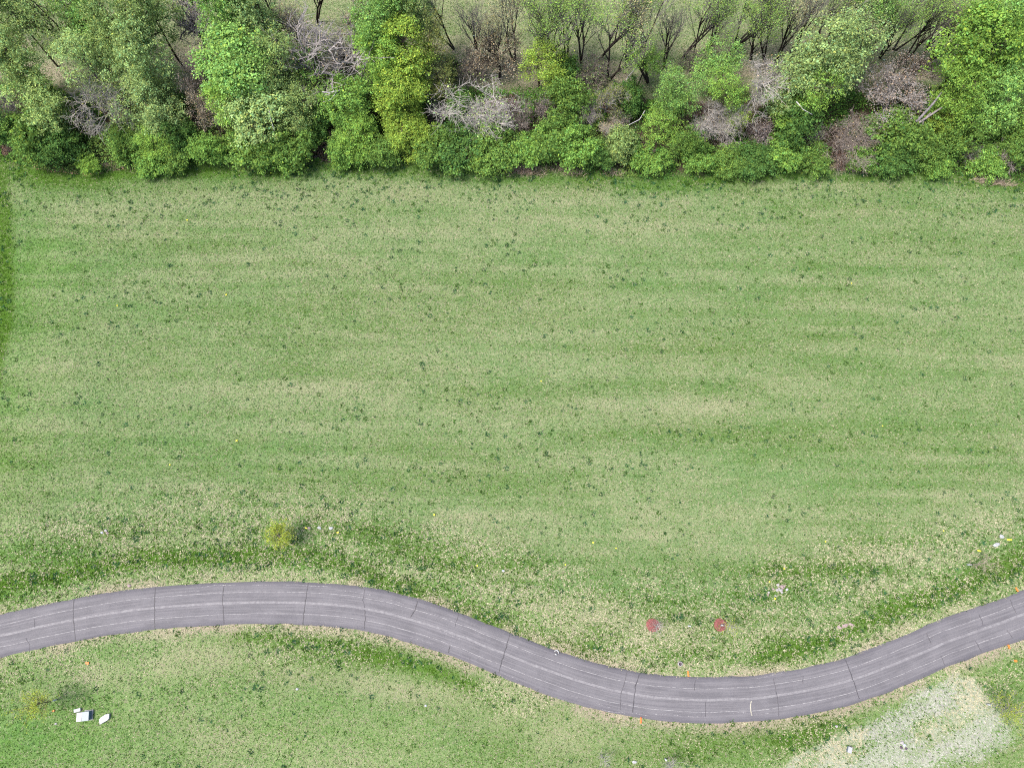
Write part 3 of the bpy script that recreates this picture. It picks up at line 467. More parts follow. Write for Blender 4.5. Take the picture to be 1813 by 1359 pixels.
# ------------------------------------------------------------------ the wood, left to right
WOOD = [  # kind, u, v, half width px, leaf, bark, label[, crown height[, stretch]]
 ('leafy',12,18,38,'sage','brown','pale sage-green tree in the top left corner of the wood'),
 ('leafy',28,112,46,'sage','brown','sage-green tree at the left edge, below the corner tree'),
 ('leafy',66,182,44,'sage','brown','round sage-green tree just left of the drooping leafless tree'),
 ('loose',92,42,46,'sage','dark','loose sage-green tree between the corner tree and the bare black leaning trunk'),
 ('leafy',168,118,46,'pale','brown','pale green tree right behind the drooping leafless tree'),
 ('loose',150,30,40,'fresh','dark','airy fresh green tree crossed by the bare black leaning trunk'),
 ('leafy',215,66,46,'sage','brown','sage-green tree just right of the bare black leaning trunk'),
 ('leafy',262,112,42,'pale','brown','pale green tree left of the tan budding column of trees'),
 ('leafy',265,26,46,'sage','brown','tall sage-green tree at the top, left of the tan gap'),
 ('leafy',266,186,46,'pale','brown','bulky pale green tree right of the drooping leafless tree'),
 ('leafy',284,246,36,'lime','brown','lower lime-green tree at the field edge below the bulky pale tree'),
 ('droop',154,208,66,'olive','pale','drooping grey leafless tree in the left part of the wood', 9.5),
 ('bare',4,172,26,'tan','grey','grey leafless tree cut by the left picture edge'),
 ('shrub',14,232,34,'dark','brown','dark green shrub at the left picture edge'),
 ('shrub',62,244,36,'green','brown','green shrub second from the left picture edge'),
 ('shrub',108,262,34,'dark','brown','dark shrub left of the drooping leafless tree, over the leaf litter'),
 ('shrub',158,292,26,'lime','brown','low lime-green shrub under the drooping leafless tree'),
 ('shrub',222,262,36,'green','brown','green shrub right of the low lime-green shrub'),
 ('shrub',262,280,30,'bright','brown','small bright green shrub at the field edge, third left of the big left-centre tree'),
 ('shrub',322,250,34,'dark','brown','dark green shrub below the tan budding column'),
 ('shrub',318,276,30,'green','brown','green edge shrub below the dark shrub of the tan column'),
 ('shrub',372,266,34,'bright','brown','bright green shrub at the left foot of the big left-centre tree'),
 ('oak',330,40,48,'tan','bough','tan budding tree with black limbs in the gap at the top left',10),
 ('budding',338,92,30,'tan','grey','upper tree of the tan budding column left of the big left-centre tree'),
 ('budding',352,146,28,'pink','warm','pinkish middle tree of the tan budding column'),
 ('budding',362,196,26,'tan','warm','lowest tree of the tan budding column, darker and sparse'),
 ('leafy',405,30,44,'fresh','brown','fresh green tree at the top, right of the tan gap'),
 ('leafy',452,26,42,'pale','brown','yellowish pale tree at the top, left of the big grey leafless tree'),
 ('tall',432,116,62,'fresh','brown','big round fresh green tree, the largest crown left of centre'),
 ('leafy',490,120,44,'sage','brown','sage-green crown on the right flank of the big left-centre tree'),
 ('leafy',408,192,44,'lime','brown','lime-green crown at the left foot of the big left-centre tree'),
 ('leafy',462,200,56,'pale','brown','pale green crown in front of the big left-centre tree'),
 ('leafy',520,196,38,'sage','brown','sage-green crown left of the white dead branch'),
 ('shrub',440,264,42,'green','brown','green shrub in front of the pale crown at left centre'),
 ('shrub',482,276,36,'bright','brown','bright green shrub bulging into the field left of centre'),
 ('shrub',524,252,40,'green','brown','green shrub left of the bright green dome tree'),
 ('loose',560,128,40,'green','brown','mid-green loose tree in front of the big grey leafless tree',8),
 ('shrub',552,218,38,'dark','brown','dark shrub in the hollow below the white dead branch',4),
 ('oak',578,84,84,'tan','bough','big leafless tree with black trunk and grey limbs at the top left of centre',11),
 ('droop',620,96,40,'tan','grey','grey leafless tree drooping right of the big leafless tree',10),
 ('budding',512,40,34,'tan','grey','thin grey budding tree left of the big leafless tree',9),
 ('budding',640,34,34,'tan','grey','thin grey budding tree at the top right of the big leafless tree',10),
 ('thicket',530,96,40,'tan','grey','grey thicket under the left side of the big leafless tree',3),
 ('thicket',600,120,34,'moss','warm','brown thicket at the foot of the big leafless tree',3),
 ('tall',622,182,44,'bright','brown','bright green dome tree right of the white dead branch',7),
 ('leafy',630,238,36,'lime','brown','lime-green lower crown under the bright green dome tree',5),
 ('shrub',610,268,34,'bright','brown','bright edge shrub below the lime lower crown'),
 ('leafy',664,54,44,'fresh','brown','fresh green tree at the top, left of the tall yellow-green tree'),
 ('leafy',700,24,40,'fresh','brown','fresh green treetop at the top edge above the tall yellow-green tree'),
 ('tall',668,110,40,'lime','brown','lime-green tree left flank of the tall yellow-green tree'),
 ('tall',716,96,44,'yellow','brown','tall yellow-green tree, upper crown, left of picture centre'),
 ('tall',706,170,42,'yellow','brown','yellow-green crown hanging below the tall yellow-green tree'),
 ('leafy',716,236,36,'yellow','brown','lowest yellow-green crown reaching the field edge'),
 ('shrub',676,270,34,'green','brown','green edge shrub left of the lowest yellow-green crown'),
 ('loose',768,92,34,'olive','brown','narrow olive tree right of the tall yellow-green tree',11),
 ('loose',782,150,28,'olive','brown','small olive tree below the narrow olive tree',7),
 ('leafy',738,24,34,'sage','brown','sage-green treetop right of the tall yellow-green tree at the top edge'),
 ('shrub',770,262,40,'green','brown','green edge shrub right of the lowest yellow-green crown'),
 ('shrub',806,178,28,'fresh','brown','fresh green shrub left of the pale dome-shaped leafless tree',5),
 ('thicket',776,200,24,'moss','mauve','mauve thicket between the yellow-green crown and the pale leafless dome',3),
 ('bare',838,186,64,'pale','pale','pale grey dome-shaped leafless tree left of picture centre',6.5),
 ('shrub',822,268,40,'dark','brown','dark edge shrub under the pale leafless dome'),
 ('shrub',872,262,38,'green','brown','green edge shrub right below the pale leafless dome'),
 ('thicket',838,114,40,'tan','warm','brown thicket behind the pale leafless dome',3),
 ('budding',884,92,40,'tan','dark','tan budding tree behind the pale leafless dome',7),
 ('thicket',800,124,30,'green','dark','dark thicket right of the narrow olive tree',3),
 ('bare',912,198,30,'pink','warm','small pinkish leafless tree right of the pale leafless dome',4.5),
 ('thicket',920,256,26,'moss','mauve','mauve thicket at the dead grass patch',2),
 ('loose',958,118,42,'yellow','brown','yellow-green tree left of the row of black slender trunks',6),
 ('shrub',1000,128,34,'dark','brown','dark shrub at the foot of the row of black slender trunks',2.5),
 ('shrub',1000,186,36,'green','brown','green shrub in the middle of the wood at picture centre',4),
 ('thicket',962,196,26,'pink','mauve','dark mauve thicket left of the centre green shrub',3.5),
 ('bare',1030,202,26,'tan','grey','small grey leafless tree below the centre green shrub',4.5),
 ('shrub',948,262,34,'bright','brown','bright edge shrub just right of the dead grass patch'),
 ('shrub',988,250,38,'green','brown','green edge shrub second right of the dead grass patch'),
 ('shrub',1030,256,38,'bright','brown','bright edge shrub third right of the dead grass patch'),
 ('shrub',1062,278,32,'dark','brown','dark edge shrub fourth right of the dead grass patch'),
 ('thicket',1050,128,44,'moss','warm','brown thicket at the foot of the slender trunks right of centre',3),
 ('budding',1076,176,30,'olive','grey','yellowish budding tree right of centre in mid wood',6),
 ('budding',1072,216,26,'tan','pale','pale-limbed budding tree below the yellowish budding tree',4),
 ('thicket',1096,206,26,'moss','mauve','fine mauve thicket beside the pale-limbed budding tree',4),
 ('shrub',1112,176,34,'dark','brown','dark shrub behind the fallen pale branch',3),
 ('loose',1138,110,32,'lime','dark','small lime-green tree in front of the forked black trunks',7),
 ('shrub',1100,262,34,'sage','brown','sage edge shrub left of the brightest edge bush'),
 ('shrub',1150,284,40,'bright','brown','brightest broad green bush jutting into the field right of centre',1.9),
 ('loose',1196,162,38,'fresh','brown','fresh green tree in mid wood left of the grey twig ball'),
 ('loose',1172,222,36,'lime','brown','lime-green tree in front of the mid-wood fresh tree',4.5),
 ('shrub',1216,250,34,'green','brown','green shrub below the grey twig ball, left'),
 ('shrub',1246,278,34,'bright','brown','bright edge shrub right of the brightest edge bush'),
 ('loose',1276,114,42,'fresh','brown','fresh green tree with open crown behind the grey twig ball',8),
 ('loose',1282,166,34,'lime','brown','lime-green crown above the grey twig ball'),
 ('bare',1252,212,38,'tan','pale','pale grey twig ball of a leafless tree right of centre',5.5),
 ('loose',1300,214,24,'yellow','brown','small yellow-green tree right of the grey twig ball',4.5),
 ('bare',1340,150,50,'tan','pale','tall pale grey leafless tree, upper one of two right of the twig ball',9),
 ('droop',1318,232,52,'tan','pale','pale grey leafless tree leaning over the field edge right of the twig ball',5),
 ('thicket',1354,234,32,'pink','mauve','mauve thicket right of the leaning pale leafless tree',3),
 ('shrub',1290,284,28,'green','brown','green edge shrub under the leaning pale leafless tree'),
 ('shrub',1340,286,30,'dark','brown','dark edge shrub right of the leaning pale leafless tree'),
 ('thicket',1230,112,36,'moss','warm','brown thicket behind the open fresh green tree',2.5),
 ('loose',1388,150,42,'pale','brown','pale green tree left of the broad pale tree'),
 ('tall',1396,200,30,'lime','brown','lime-green tree below the left pale tree',5),
 ('leafy',1452,108,62,'pale','dark','broad pale green tree, the largest crown right of centre'),
 ('loose',1510,84,50,'pale','dark','pale green crown on the right flank of the broad pale tree'),
 ('loose',1434,168,42,'lime','brown','lime-green crown in front of the broad pale tree'),
 ('shrub',1412,226,40,'dark','brown','dark shrub below the lime-green crown of the broad pale tree',4),
 ('shrub',1388,268,36,'bright','brown','bright edge shrub below the broad pale tree, left'),
 ('shrub',1436,284,32,'green','brown','green edge shrub below the broad pale tree, right'),
 ('thicket',1440,238,30,'moss','mauve','mauve thicket below the broad pale tree',3),
 ('bare',1506,236,54,'tan','warm','low tan leafless tree arching over the edge right of the broad pale tree',4),
 ('budding',1584,168,52,'pink','grey','wide pinkish-grey budding tree left of the two grey leaning logs',6),
 ('budding',1610,118,38,'pink','dark','pinkish budding tree behind the wide budding tree',7),
 ('thicket',1490,282,20,'pink','rust','rust-coloured thicket at the edge below the arching tan tree'),
 ('shrub',1530,284,20,'bright','brown','small bright bush at the edge below the wide budding tree'),
 ('loose',1548,24,44,'fresh','dark','fresh green open treetop at the top edge right of the broad pale tree',13),
 ('shrub',1600,240,48,'green','brown','broad green shrub left under the two grey leaning logs',3.5),
 ('shrub',1584,284,30,'dark','brown','dark edge shrub left below the grey logs'),
 ('shrub',1632,276,34,'green','brown','green edge shrub right below the grey logs'),
 ('leafy',1722,92,60,'lime','dark','big lime-green tree in the right part of the wood'),
 ('leafy',1776,44,48,'fresh','dark','fresh green tree near the top right corner'),
 ('leafy',1806,100,42,'lime','dark','lime-green tree cut by the right picture edge, upper'),
 ('leafy',1704,166,44,'lime','brown','lime-green crown just right of the two grey leaning logs'),
 ('loose',1676,204,34,'yellow','brown','yellow-green tree below the two grey leaning logs',5),
 ('leafy',1772,162,46,'fresh','brown','fresh green crown right of the lime-green crown by the logs'),
 ('loose',1748,214,40,'green','brown','green loose tree low in the right part of the wood',5),
 ('loose',1808,202,36,'lime','brown','lime-green crown cut by the right picture edge, lower',5),
 ('shrub',1690,252,40,'green','brown','green shrub in front of the yellow-green tree by the logs'),
 ('shrub',1744,288,30,'bright','brown','bright round bush at the field edge near the right corner'),
 ('shrub',1654,294,22,'bright','brown','small bright edge bush left of the bright round bush'),
 ('thicket',1716,272,30,'moss','mauve','mauve thicket left of the bright round bush'),
 ('thicket',1786,276,40,'moss','mauve','wide mauve thicket right of the bright round bush'),
 ('shrub',1806,256,26,'green','brown','green shrub cut by the right picture edge'),
]
for t in WOOD: crown_at(*t)

# slender trees with black trunks along the back: trunk foot on the ground, height, lean to the side
BACK = [(184,92,19,'fresh',-2,'tall bare black leaning trunk left in the wood'),(120,78,16,'sage',-1,'thin black-stemmed tree left of the black leaning trunk'),(806,86,15,'tan',0,'slender budding tree behind the narrow olive tree'),(850,112,15,'tan',2,'slender grey tree first left of the black trunk row'),
 (912,108,15,'tan',0,'slender tan tree second left of the black trunk row'),(936,104,14,'fresh',-1,'slender greenish tree third left of the black trunk row'),(968,106,17,'fresh',1,'first slender tree of the black trunk row'),(988,112,15,'fresh',-1,'second slender tree of the black trunk row'),(1004,108,17,'lime',2,'third slender tree of the black trunk row'),
 (1030,114,16,'lime',2,'fourth slender tree of the black trunk row'),(1060,104,17,'fresh',3,'fifth slender tree of the black trunk row'),(1078,140,17,'lime',3,'sixth slender tree of the black trunk row, standing forward'),(1150,146,20,'tan',1,'forked black trunks of the spreading tan tree right of the trunk row'),(1176,120,15,'tan',2,'slender tan tree right of the forked black trunks'),
 (1256,92,15,'fresh',3,'slender green tree behind the open fresh green tree, left'),(1288,96,16,'lime',4,'black leaning tree above the brown earth patch'),(1302,84,14,'fresh',3,'slender green tree right of the black leaning tree'),(1356,112,17,'fresh',2,'first black stem of the stem group left of the broad pale tree'),(1374,114,17,'tan',3,'second black stem of the stem group left of the broad pale tree'),
 (1398,112,18,'tan',3,'third black stem of the stem group left of the broad pale tree'),(1420,106,16,'tan',4,'fourth black stem of the stem group left of the broad pale tree'),(1500,92,14,'fresh',3,'slender green tree behind the broad pale tree'),(1560,100,15,'fresh',3,'slender green tree behind the wide budding tree, left'),(1604,108,16,'fresh',4,'slender black-stemmed tree behind the wide budding tree, middle'),
 (1622,124,14,'tan',5,'leafless black-stemmed tree behind the wide budding tree, right'),(560,40,15,'tan',-1,'slender grey tree behind the big leafless tree'),(690,36,13,'fresh',0,'slender green tree at the top behind the tall yellow-green tree'),(1790,108,15,'fresh',4,'slender black-stemmed tree by the right picture edge'),
 (880,112,14,'tan',0,'slender tan tree in front of the far field, left of the greenish one'),(1112,112,15,'lime',2,'slender lime tree between the trunk row and the forked black trunks'),(1206,104,15,'fresh',2,'slender green tree right of the slender tan tree'),(1230,100,14,'lime',3,'slender lime tree left of the black leaning tree'),(1330,104,15,'lime',3,'slender lime tree just left of the black stem group'),(1446,84,15,'fresh',3,'slender green tree rising behind the left of the broad pale tree'),
 (1474,80,14,'lime',3,'slender lime tree rising behind the middle of the broad pale tree'),(1532,84,15,'lime',4,'slender lime tree rising behind the right of the broad pale tree'),(1584,88,14,'fresh',4,'slender green tree just behind the pinkish budding tree'),(1648,104,15,'lime',5,'slender lime tree left of the big lime-green tree'),(1668,90,13,'fresh',5,'slender green tree touching the big lime-green tree'),(500,70,14,'tan',-1,'slender grey tree left behind the big leafless tree'),(636,62,13,'tan',0,'slender grey tree right behind the big leafless tree'),(30,60,15,'sage',-3,'slender sage tree near the top left corner'),(238,70,15,'fresh',-2,'slender green tree left of the tan gap'),(380,64,14,'fresh',-1,'slender green tree right of the tan gap')]
for (u, v, h, lc, lean, lab) in BACK:
    x, y = ray(u, v); n = count.get('slender', 0); pr = PROTO['slender'][n % 5]; s = h * 1.25 / pr['H']
    place('slender', 'slender_tree', float(x), float(y), s * .85, s, None if (lc == 'tan' and n % 2) else {'fresh': 'sprig', 'lime': 'sprig', 'sage': 'pale', 'tan': 'bud'}[lc], 'dark', lab, 'tree', GROUPS['slender'], rz=rng.uniform(-.6, .6), tilt=(0, math.radians(lean)))

# low brambles and litter under the trees
x = rng.uniform(-116, 116, 190000); wd = rng.uniform(-.2, 16.5, len(x)); y = np.interp(x, _ex, _ey) + wd; mo = fbm(x / 3.2, y / 3.2, 55, 3); k = rng.random(len(x)) < smooth(.26, .5, mo); x, y, mo = x[k], y[k], mo[k]; n = len(x)
P = np.stack([x, y, gz(x, y) + .05 + np.clip(mo - .3, 0, 1) * 6.5 * smooth(0, 3, wd[k]) * rng.random(n) ** .5 + np.abs(rng.normal(0, .15, n))], 1); V, F, C = leaves(P, np.tile([0, 0, 1.], (n, 1)), .30)
g = fbm(x / 5, y / 5, 58, 2)[:, None]; tint = np.where(g > .68, np.array([[.11, .08, .065]]), np.where(g > .42, np.array([[.075, .16, .032]]), np.array([[.12, .20, .05]])))
tag(obj('undergrowth', mesh_np('undergrowth', V, F, 4, C * tint), M['grass']), 'low brambles and brown leaf litter on the floor of the wood', 'undergrowth', kind='stuff')
# tall dead grass at the edge of the wood
pts = []
for (u, v, a, b, n) in ((918,300,44,9,1500),(1010,304,30,7,350),(895,292,30,7,500),(1500,300,50,6,350),(200,296,26,5,200),(1760,322,40,6,350),(1085,306,20,6,200)):
    uu = u + rng.normal(0, a / 2, n); vv = v + rng.normal(0, b / 2, n) + (uu - u) * .12; pts.append(np.stack(ray(uu, vv), 1))
P = np.concatenate(pts); n = len(P); V, C = blades(P[:, 0], P[:, 1], gz(P[:, 0], P[:, 1]), rng.uniform(.7, 1.5, n), rng.uniform(.05, .1, n), rng.uniform(.5, 1.35, n), rng.normal(-1.2, 1.2, n), np.array([.46, .37, .29]) * rng.uniform(.7, 1.3, (n, 1)))
tag(obj('dead_grass', mesh_np('dead_grass', V, np.arange(len(V)).reshape(-1, 3), 3, C), M['grass']), 'tall pale dead grass along the edge of the wood', 'dead grass', kind='stuff')
# leaf litter line at the left edge of the wood
uu = np.concatenate([rng.uniform(60, 250, 900)]); P0 = np.interp(uu, [p[0] for p in EDGE], [p[1] for p in EDGE]) + rng.normal(-1, 2.2, len(uu)); x, y = ray(uu, P0); P = np.stack([x, y, gz(x, y) + .06], 1)
V, F, C = leaves(P, np.tile([0, 0, 1.], (len(x), 1)), .2); tag(obj('leaf_litter', mesh_np('leaf_litter', V, F, 4, C * np.array([.36, .24, .16])), M['grass']), 'tan fallen leaves in a line along the left edge of the wood', 'leaf litter', kind='stuff')

# ------------------------------------------------------------------ dead wood
def log(name, pts, r0, label, c, cat='log', forks=()):
    """pts: (u, v, height)"""
    W = [(*map(float, ray(u, v, h)), h) for u, v, h in pts]; o = np.array(W[0]) * [1, 1, 0]; b = MB(); P = np.array(W) - o
    if len(P) == 2: P = curve(P[0], P[1], .015, 5)
    b.tube(P, np.linspace(r0, r0 * .55, len(P)), 7); e = obj(name, b.mesh(name, True), M['bark'], loc=tuple(o), color=c); tag(e, label, cat)
    for f in forks:
        W = np.array([(*map(float, ray(u, v, h)), h) for u, v, h in f]) - o; b = MB(); b.tube(curve(W[0], W[-1], .06, 5) if len(W) == 2 else W, np.linspace(r0 * .55, r0 * .2, 5 if len(W) == 2 else len(W)), 5); obj('branch', b.mesh('branch', True), M['bark'], e, color=c)
log('leaning_log', [(1622,216,7.0),(1667,164,9.2)], .26, 'upper of two thick grey logs leaning in the right part of the wood', (.16, .15, .16))
log('leaning_log', [(1624,219,6.8),(1668,190,8.0)], .24, 'lower of two thick grey logs leaning, forked with pale splinters', (.20, .18, .18), forks=[[(1648,200,7.6),(1634,221,7.0)]])
log('dead_branch', [(602,160,10.4),(584,164,10.5),(570,163,10.2)], .11, 'white forked dead branch sticking out left of the bright green dome tree', BC['white'], 'branch', [[(598,160,10.4),(590,172,10.2)], [(596,162,10.4),(572,180,10.0)], [(590,163,10.5),(574,169,10.1)]])
log('dead_branch', [(476,194,9.6),(480,214,8.6),(486,232,7.4)], .09, 'thin pale dead branch hanging in front of the pale crown at left centre', BC['white'], 'branch')
log('dead_branch', [(1128,118,3.5),(1112,136,3.2),(1100,158,2.6)], .10, 'pale bent dead branch behind the yellowish budding tree', BC['white'], 'branch', [[(1114,134,3.2),(1106,150,2.8)]])
log('dead_branch', [(1142,196,4.6),(1132,212,4.4),(1112,222,4.2)], .09, 'pale curved dead branch in front of the dark mid-wood shrub', BC['white'], 'branch')
log('dead_branch', [(1410,180,9.5),(1422,194,9),(1438,203,8.6)], .10, 'pale dead branch below the pale green tree left of the broad one', BC['white'], 'branch')
log('fallen_log', [(124,280,1.9),(140,285,1.7),(148,287,1.6)], .10, 'thin pale fallen log over the low lime-green shrub', BC['white'])
log('fallen_log', [(1543,269,1.6),(1556,262,1.9)], .14, 'short grey log end below the wide budding tree', BC['grey'])
log('dead_branch', [(746,164,8.0),(758,174,7.6)], .09, 'short pale dead branch right of the tall yellow-green tree', BC['white'], 'branch')

# ------------------------------------------------------------------ planted saplings in the grass
def sapling(name, u, v, h, R, leafc, nleaf, label, bark='grey', guard=True, leaf=.16, nb=9, seed=0, lean=0):
    r = np.random.default_rng(900 + seed); x, y = map(float, ray(u, v)); z0 = float(gz(np.array(x), np.array(y))); e = empty(name, (x, y, z0)); tag(e, label, 'tree', 'planted saplings by the road')
    b = MB(); T = curve((0, 0, -.1), (r.normal(0, .15), r.normal(0, .15), h * .97), .012, 8, r); b.tube(T, np.linspace(.075, .015, 8), 6); obj('trunk', b.mesh('trunk', True), M['bark'], e, color=BC[bark])
    lb = MB(); ends = []
    for i in range(nb * 3):
        t = r.uniform(.3, .95); q = np.array([np.interp(t, np.linspace(0, 1, 8), T[:, k_]) for k_ in range(3)]); a_ = i * 2.4; L = R * (1.15 - .75 * abs(t - .5)) * r.uniform(.6, 1.05); d_ = np.array([math.cos(a_), math.sin(a_), r.uniform(.5, 1.1)])
        c_ = curve(q, q + d_ * L, .06, 4, r); lb.tube(c_, [.028, .022, .016, .010], 4, False); ends.append(c_)
        for s_ in range(4): p_ = c_[1 + s_ % 3]; w_ = p_ + (d_ + r.normal(0, .6, 3)) * L * .35; c2 = curve(p_, w_, .08, 3, r); lb.tube(c2, [.013, .010, .007], 3, False); ends.append(c2)
    obj('limbs', lb.mesh('limbs'), M['bark'], e, color=BC[bark])
    if nleaf:
        A = np.concatenate([c_[1:] for c_ in ends]); q = A[r.integers(len(A), size=nleaf)] + r.normal(0, .13, (nleaf, 3)); V, F, C = leaves(q, np.tile([0, 0, 1.], (nleaf, 1)), leaf, .36, r=r); obj('crown', mesh_np('crown', V, F, 4, C), M['leaf'], e, color=LC[leafc])
    if guard: b = MB(); b.tube([(0, 0, 0), (0, 0, .5), (.01, 0, 1.1)], [.13, .12, .11], 10); obj('trunk_guard', b.mesh('trunk_guard', True), M['guard'], e)
    return e
M['guard'] = plain('white_guard', (.45, .46, .50), .4, .06)
sapling('yellow_sapling', 509,948,5.4,1.8,'yolk',4600,'bushy yellow-green young tree above the road at the left', 'warm', True, .17, 14, 1)
sapling('yellow_sapling', 99,1238,7.0,2.0,'yolk',2200,'sparse yellowish young tree with white trunk guard, left of the white utility boxes', 'brown', True, .16, 12, 2)
sapling('yellow_sapling', 1749,1246,7.0,2.2,'yolk',2200,'sparse yellowish young tree beside the pale straw strip, bottom right', 'grey', True, .16, 12, 3)
sapling('bare_sapling', 1716,999,6.0,1.9,'tan',260,'leafless young tree with pale trunk, top right of the road', 'sap', True, .12, 6, 4)
sapling('bare_sapling', 1160,1107,4.2,1.1,'tan',60,'small leafless young tree in the left mulch ring', 'pale', False, .12, 7, 5)
sapling('yellow_sapling', 1278,1106,5.8,1.2,'yolk',520,'thin yellow-leaved young tree in the right mulch ring', 'pale', True, .15, 8, 6)
sapling('bare_sapling', 1178,1343,5.5,1.6,'tan',40,'white-stemmed leafless young tree at the bottom edge below the road', 'pale', True, .12, 9, 7)
sapling('bare_sapling', 1065,1337,4.5,1.2,'tan',20,'faint leafless young tree left of the white-stemmed one at the bottom edge', 'pale', False, .12, 6, 8)

# mulch rings
M['mulch'] = plain('red_mulch', (.175, .055, .050), .9, .45, 9.0)
def mulch(u, v, R, label, seed, cut=0):
    r = np.random.default_rng(seed); x, y = map(float, ray(u, v)); z = float(gz(np.array(x), np.array(y))); n = 34; V = []; F = []
    for k_, (q, h) in enumerate(((1.0, -.03), (.9, .09), (.55, .14), (.2, .12))):
        for i in range(n): a_ = i * 2 * math.pi / n; w_ = 1 + .05 * math.sin(3 * a_ + seed) + r.normal(0, .025); V.append((math.cos(a_) * R * q * w_, math.sin(a_) * R * q * w_, h + r.normal(0, .015)))
    for k_ in range(3):
        for i in range(n): F.append((k_*n + i, k_*n + (i+1) % n, (k_+1)*n + (i+1) % n, (k_+1)*n + i))
    F.append(tuple(3*n + i for i in range(n))); me = bpy.data.meshes.new('mulch_ring'); me.from_pydata(V, [], F); me.update()
    o = tag(obj('mulch_ring', me, M['mulch'], loc=(x, y, z)), label, 'mulch ring', 'red mulch rings above the road')
    q = 420; a_ = r.uniform(0, 6.28, q); d_ = np.sqrt(r.random(q)) * R * 1.02; P = np.stack([np.cos(a_) * d_, np.sin(a_) * d_, np.full(q, .13) - .1 * (d_ / R) ** 4], 1); V, Fc, C = leaves(P, np.tile([0, 0, 1.], (q, 1)), .13, .45, r=r)
    ch = obj('wood_chips', mesh_np('wood_chips', V, Fc, 4, C), M['leaf'], o, color=(.19, .070, .065)); ch['kind'] = 'stuff'
mulch(1157, 1107, 1.08, 'left of two red mulch rings, around the leafless young tree', 1); mulch(1277, 1106, 1.05, 'right of two red mulch rings, around the thin yellow-leaved tree', 2)

# ------------------------------------------------------------------ utility boxes
M['cab'] = plain('cabinet_paint', (.125, .16, .185), .45, .05); M['cabw'] = plain('white_box_paint', (.30, .305, .305), .5, .05); M['cabd'] = plain('louvre_dark', (.10, .15, .20), .5, .1); M['pad'] = plain('concrete_pad', (.3, .29, .28), .85, .15)
def at(u, v, name, rz=0): x, y = map(float, ray(u, v)); return empty(name, (x, y, float(gz(np.array(x), np.array(y)))), rz)
e = at(157.5, 1265, 'utility_cabinet', math.radians(6)); tag(e, 'tall pale grey-blue utility cabinet with louvred side, among white boxes', 'utility box')
b = MB(); b.box(-.62, .66, -.72, .72, -.1, .08, .02); obj('pad', b.mesh('pad'), M['pad'], e)
b = MB(); b.box(-.48, .48, -.60, .60, .08, .82, .03); body = obj('body', b.mesh('body'), M['cab'], e)
b = MB(); b.box(-.52, .52, -.64, .64, .823, .89, .03); obj('lid', b.mesh('lid'), M['cab'], e)
for i in range(5): b = MB(); z = .22 + i * .11; b.box(.482, .505, -.5, .5, z, z + .06); obj('louvre', b.mesh('louvre'), M['cabd'], body)
b = MB(); b.box(-.02, .02, .602, .62, .15, .78); obj('door_seam', b.mesh('door_seam'), M['cabd'], body)
b = MB(); b.tube([(.12, .59, .42), (.12, .66, .46), (.12, .66, .56), (.12, .59, .60)], [.015] * 4, 6); obj('handle', b.mesh('handle'), M['cabd'], body)
e = at(143.2, 1267.5, 'utility_box', math.radians(5)); tag(e, 'low white utility box touching the tall cabinet on its left', 'utility box')
b = MB(); b.box(-.36, .36, -.60, .60, -.1, .36, .04); obj('body', b.mesh('body'), M['cabw'], e); b = MB(); b.box(-.39, .39, -.63, .63, .363, .42, .03); obj('lid', b.mesh('lid'), M['cabw'], e); b = MB(); b.box(.362, .38, -.12, .12, .15, .25); obj('latch', b.mesh('latch'), M['cabd'], e)
e = at(138.5, 1256, 'utility_box', math.radians(14)); tag(e, 'long white utility box lying behind the tall cabinet', 'utility box')
b = MB(); b.box(-.48, .48, -.22, .22, -.1, .26, .05); obj('body', b.mesh('body'), M['cabw'], e); b = MB(); b.box(-.50, .50, -.24, .24, .262, .31, .04); obj('lid', b.mesh('lid'), M['cabw'], e)
e = at(187, 1271, 'utility_vault', 0); tag(e, 'six-sided white utility vault lid standing alone right of the boxes', 'utility box')
poly = [(-.70, -.10), (-.48, -.74), (.52, -.18), (.72, .10), (.66, .72), (.10, .62), (-.55, .18)]
b = MB(); b.prism(poly, -.1, .34, .03); obj('body', b.mesh('body'), M['cabw'], e); b = MB(); b.prism([(x * 1.03, y * 1.03) for x, y in poly], .342, .42, .05); obj('lid', b.mesh('lid'), M['cabw'], e); b = MB(); b.box(.05, .2, -.02, .02, .425, .45); obj('handle', b.mesh('handle'), M['cabd'], e)
e = at(1503.5, 1326, 'utility_pedestal', math.radians(-20)); tag(e, 'small pale blue-white utility pedestal standing in the pale straw strip', 'utility box')
b = MB(); b.box(-.27, .27, -.40, .40, -.1, .55, .03); obj('body', b.mesh('body'), M['cab'], e); b = MB(); b.box(-.30, .30, -.43, .43, .552, .62, .04); obj('lid', b.mesh('lid'), M['cabw'], e); b = MB(); b.box(-.06, .06, .402, .415, .25, .35); obj('latch', b.mesh('latch'), M['cabd'], e)
# pipe riser by the road
e = at(1203.5, 1174, 'pipe_riser'); tag(e, 'round pipe riser with white rim and dark mouth beside the road', 'pipe'); M['dark'] = plain('dark_inside', (.07, .045, .07), .8)
b = MB(); n = 20
for R_, z_ in ((.34, -.1), (.34, .42), (.32, .45), (.26, .45), (.25, .42), (.25, .02)): b.v += [(math.cos(i * 2 * math.pi / n) * R_, math.sin(i * 2 * math.pi / n) * R_, z_) for i in range(n)]
for k_ in range(5):
    for i in range(n): b.f.append((k_*n + i, k_*n + (i+1) % n, (k_+1)*n + (i+1) % n, (k_+1)*n + i))
obj('rim', b.mesh('rim'), M['pad'], e); b = MB(); b.tube([(0, 0, .02), (0, 0, .12)], [.245, .245], n); obj('plug', b.mesh('plug'), M['dark'], e)
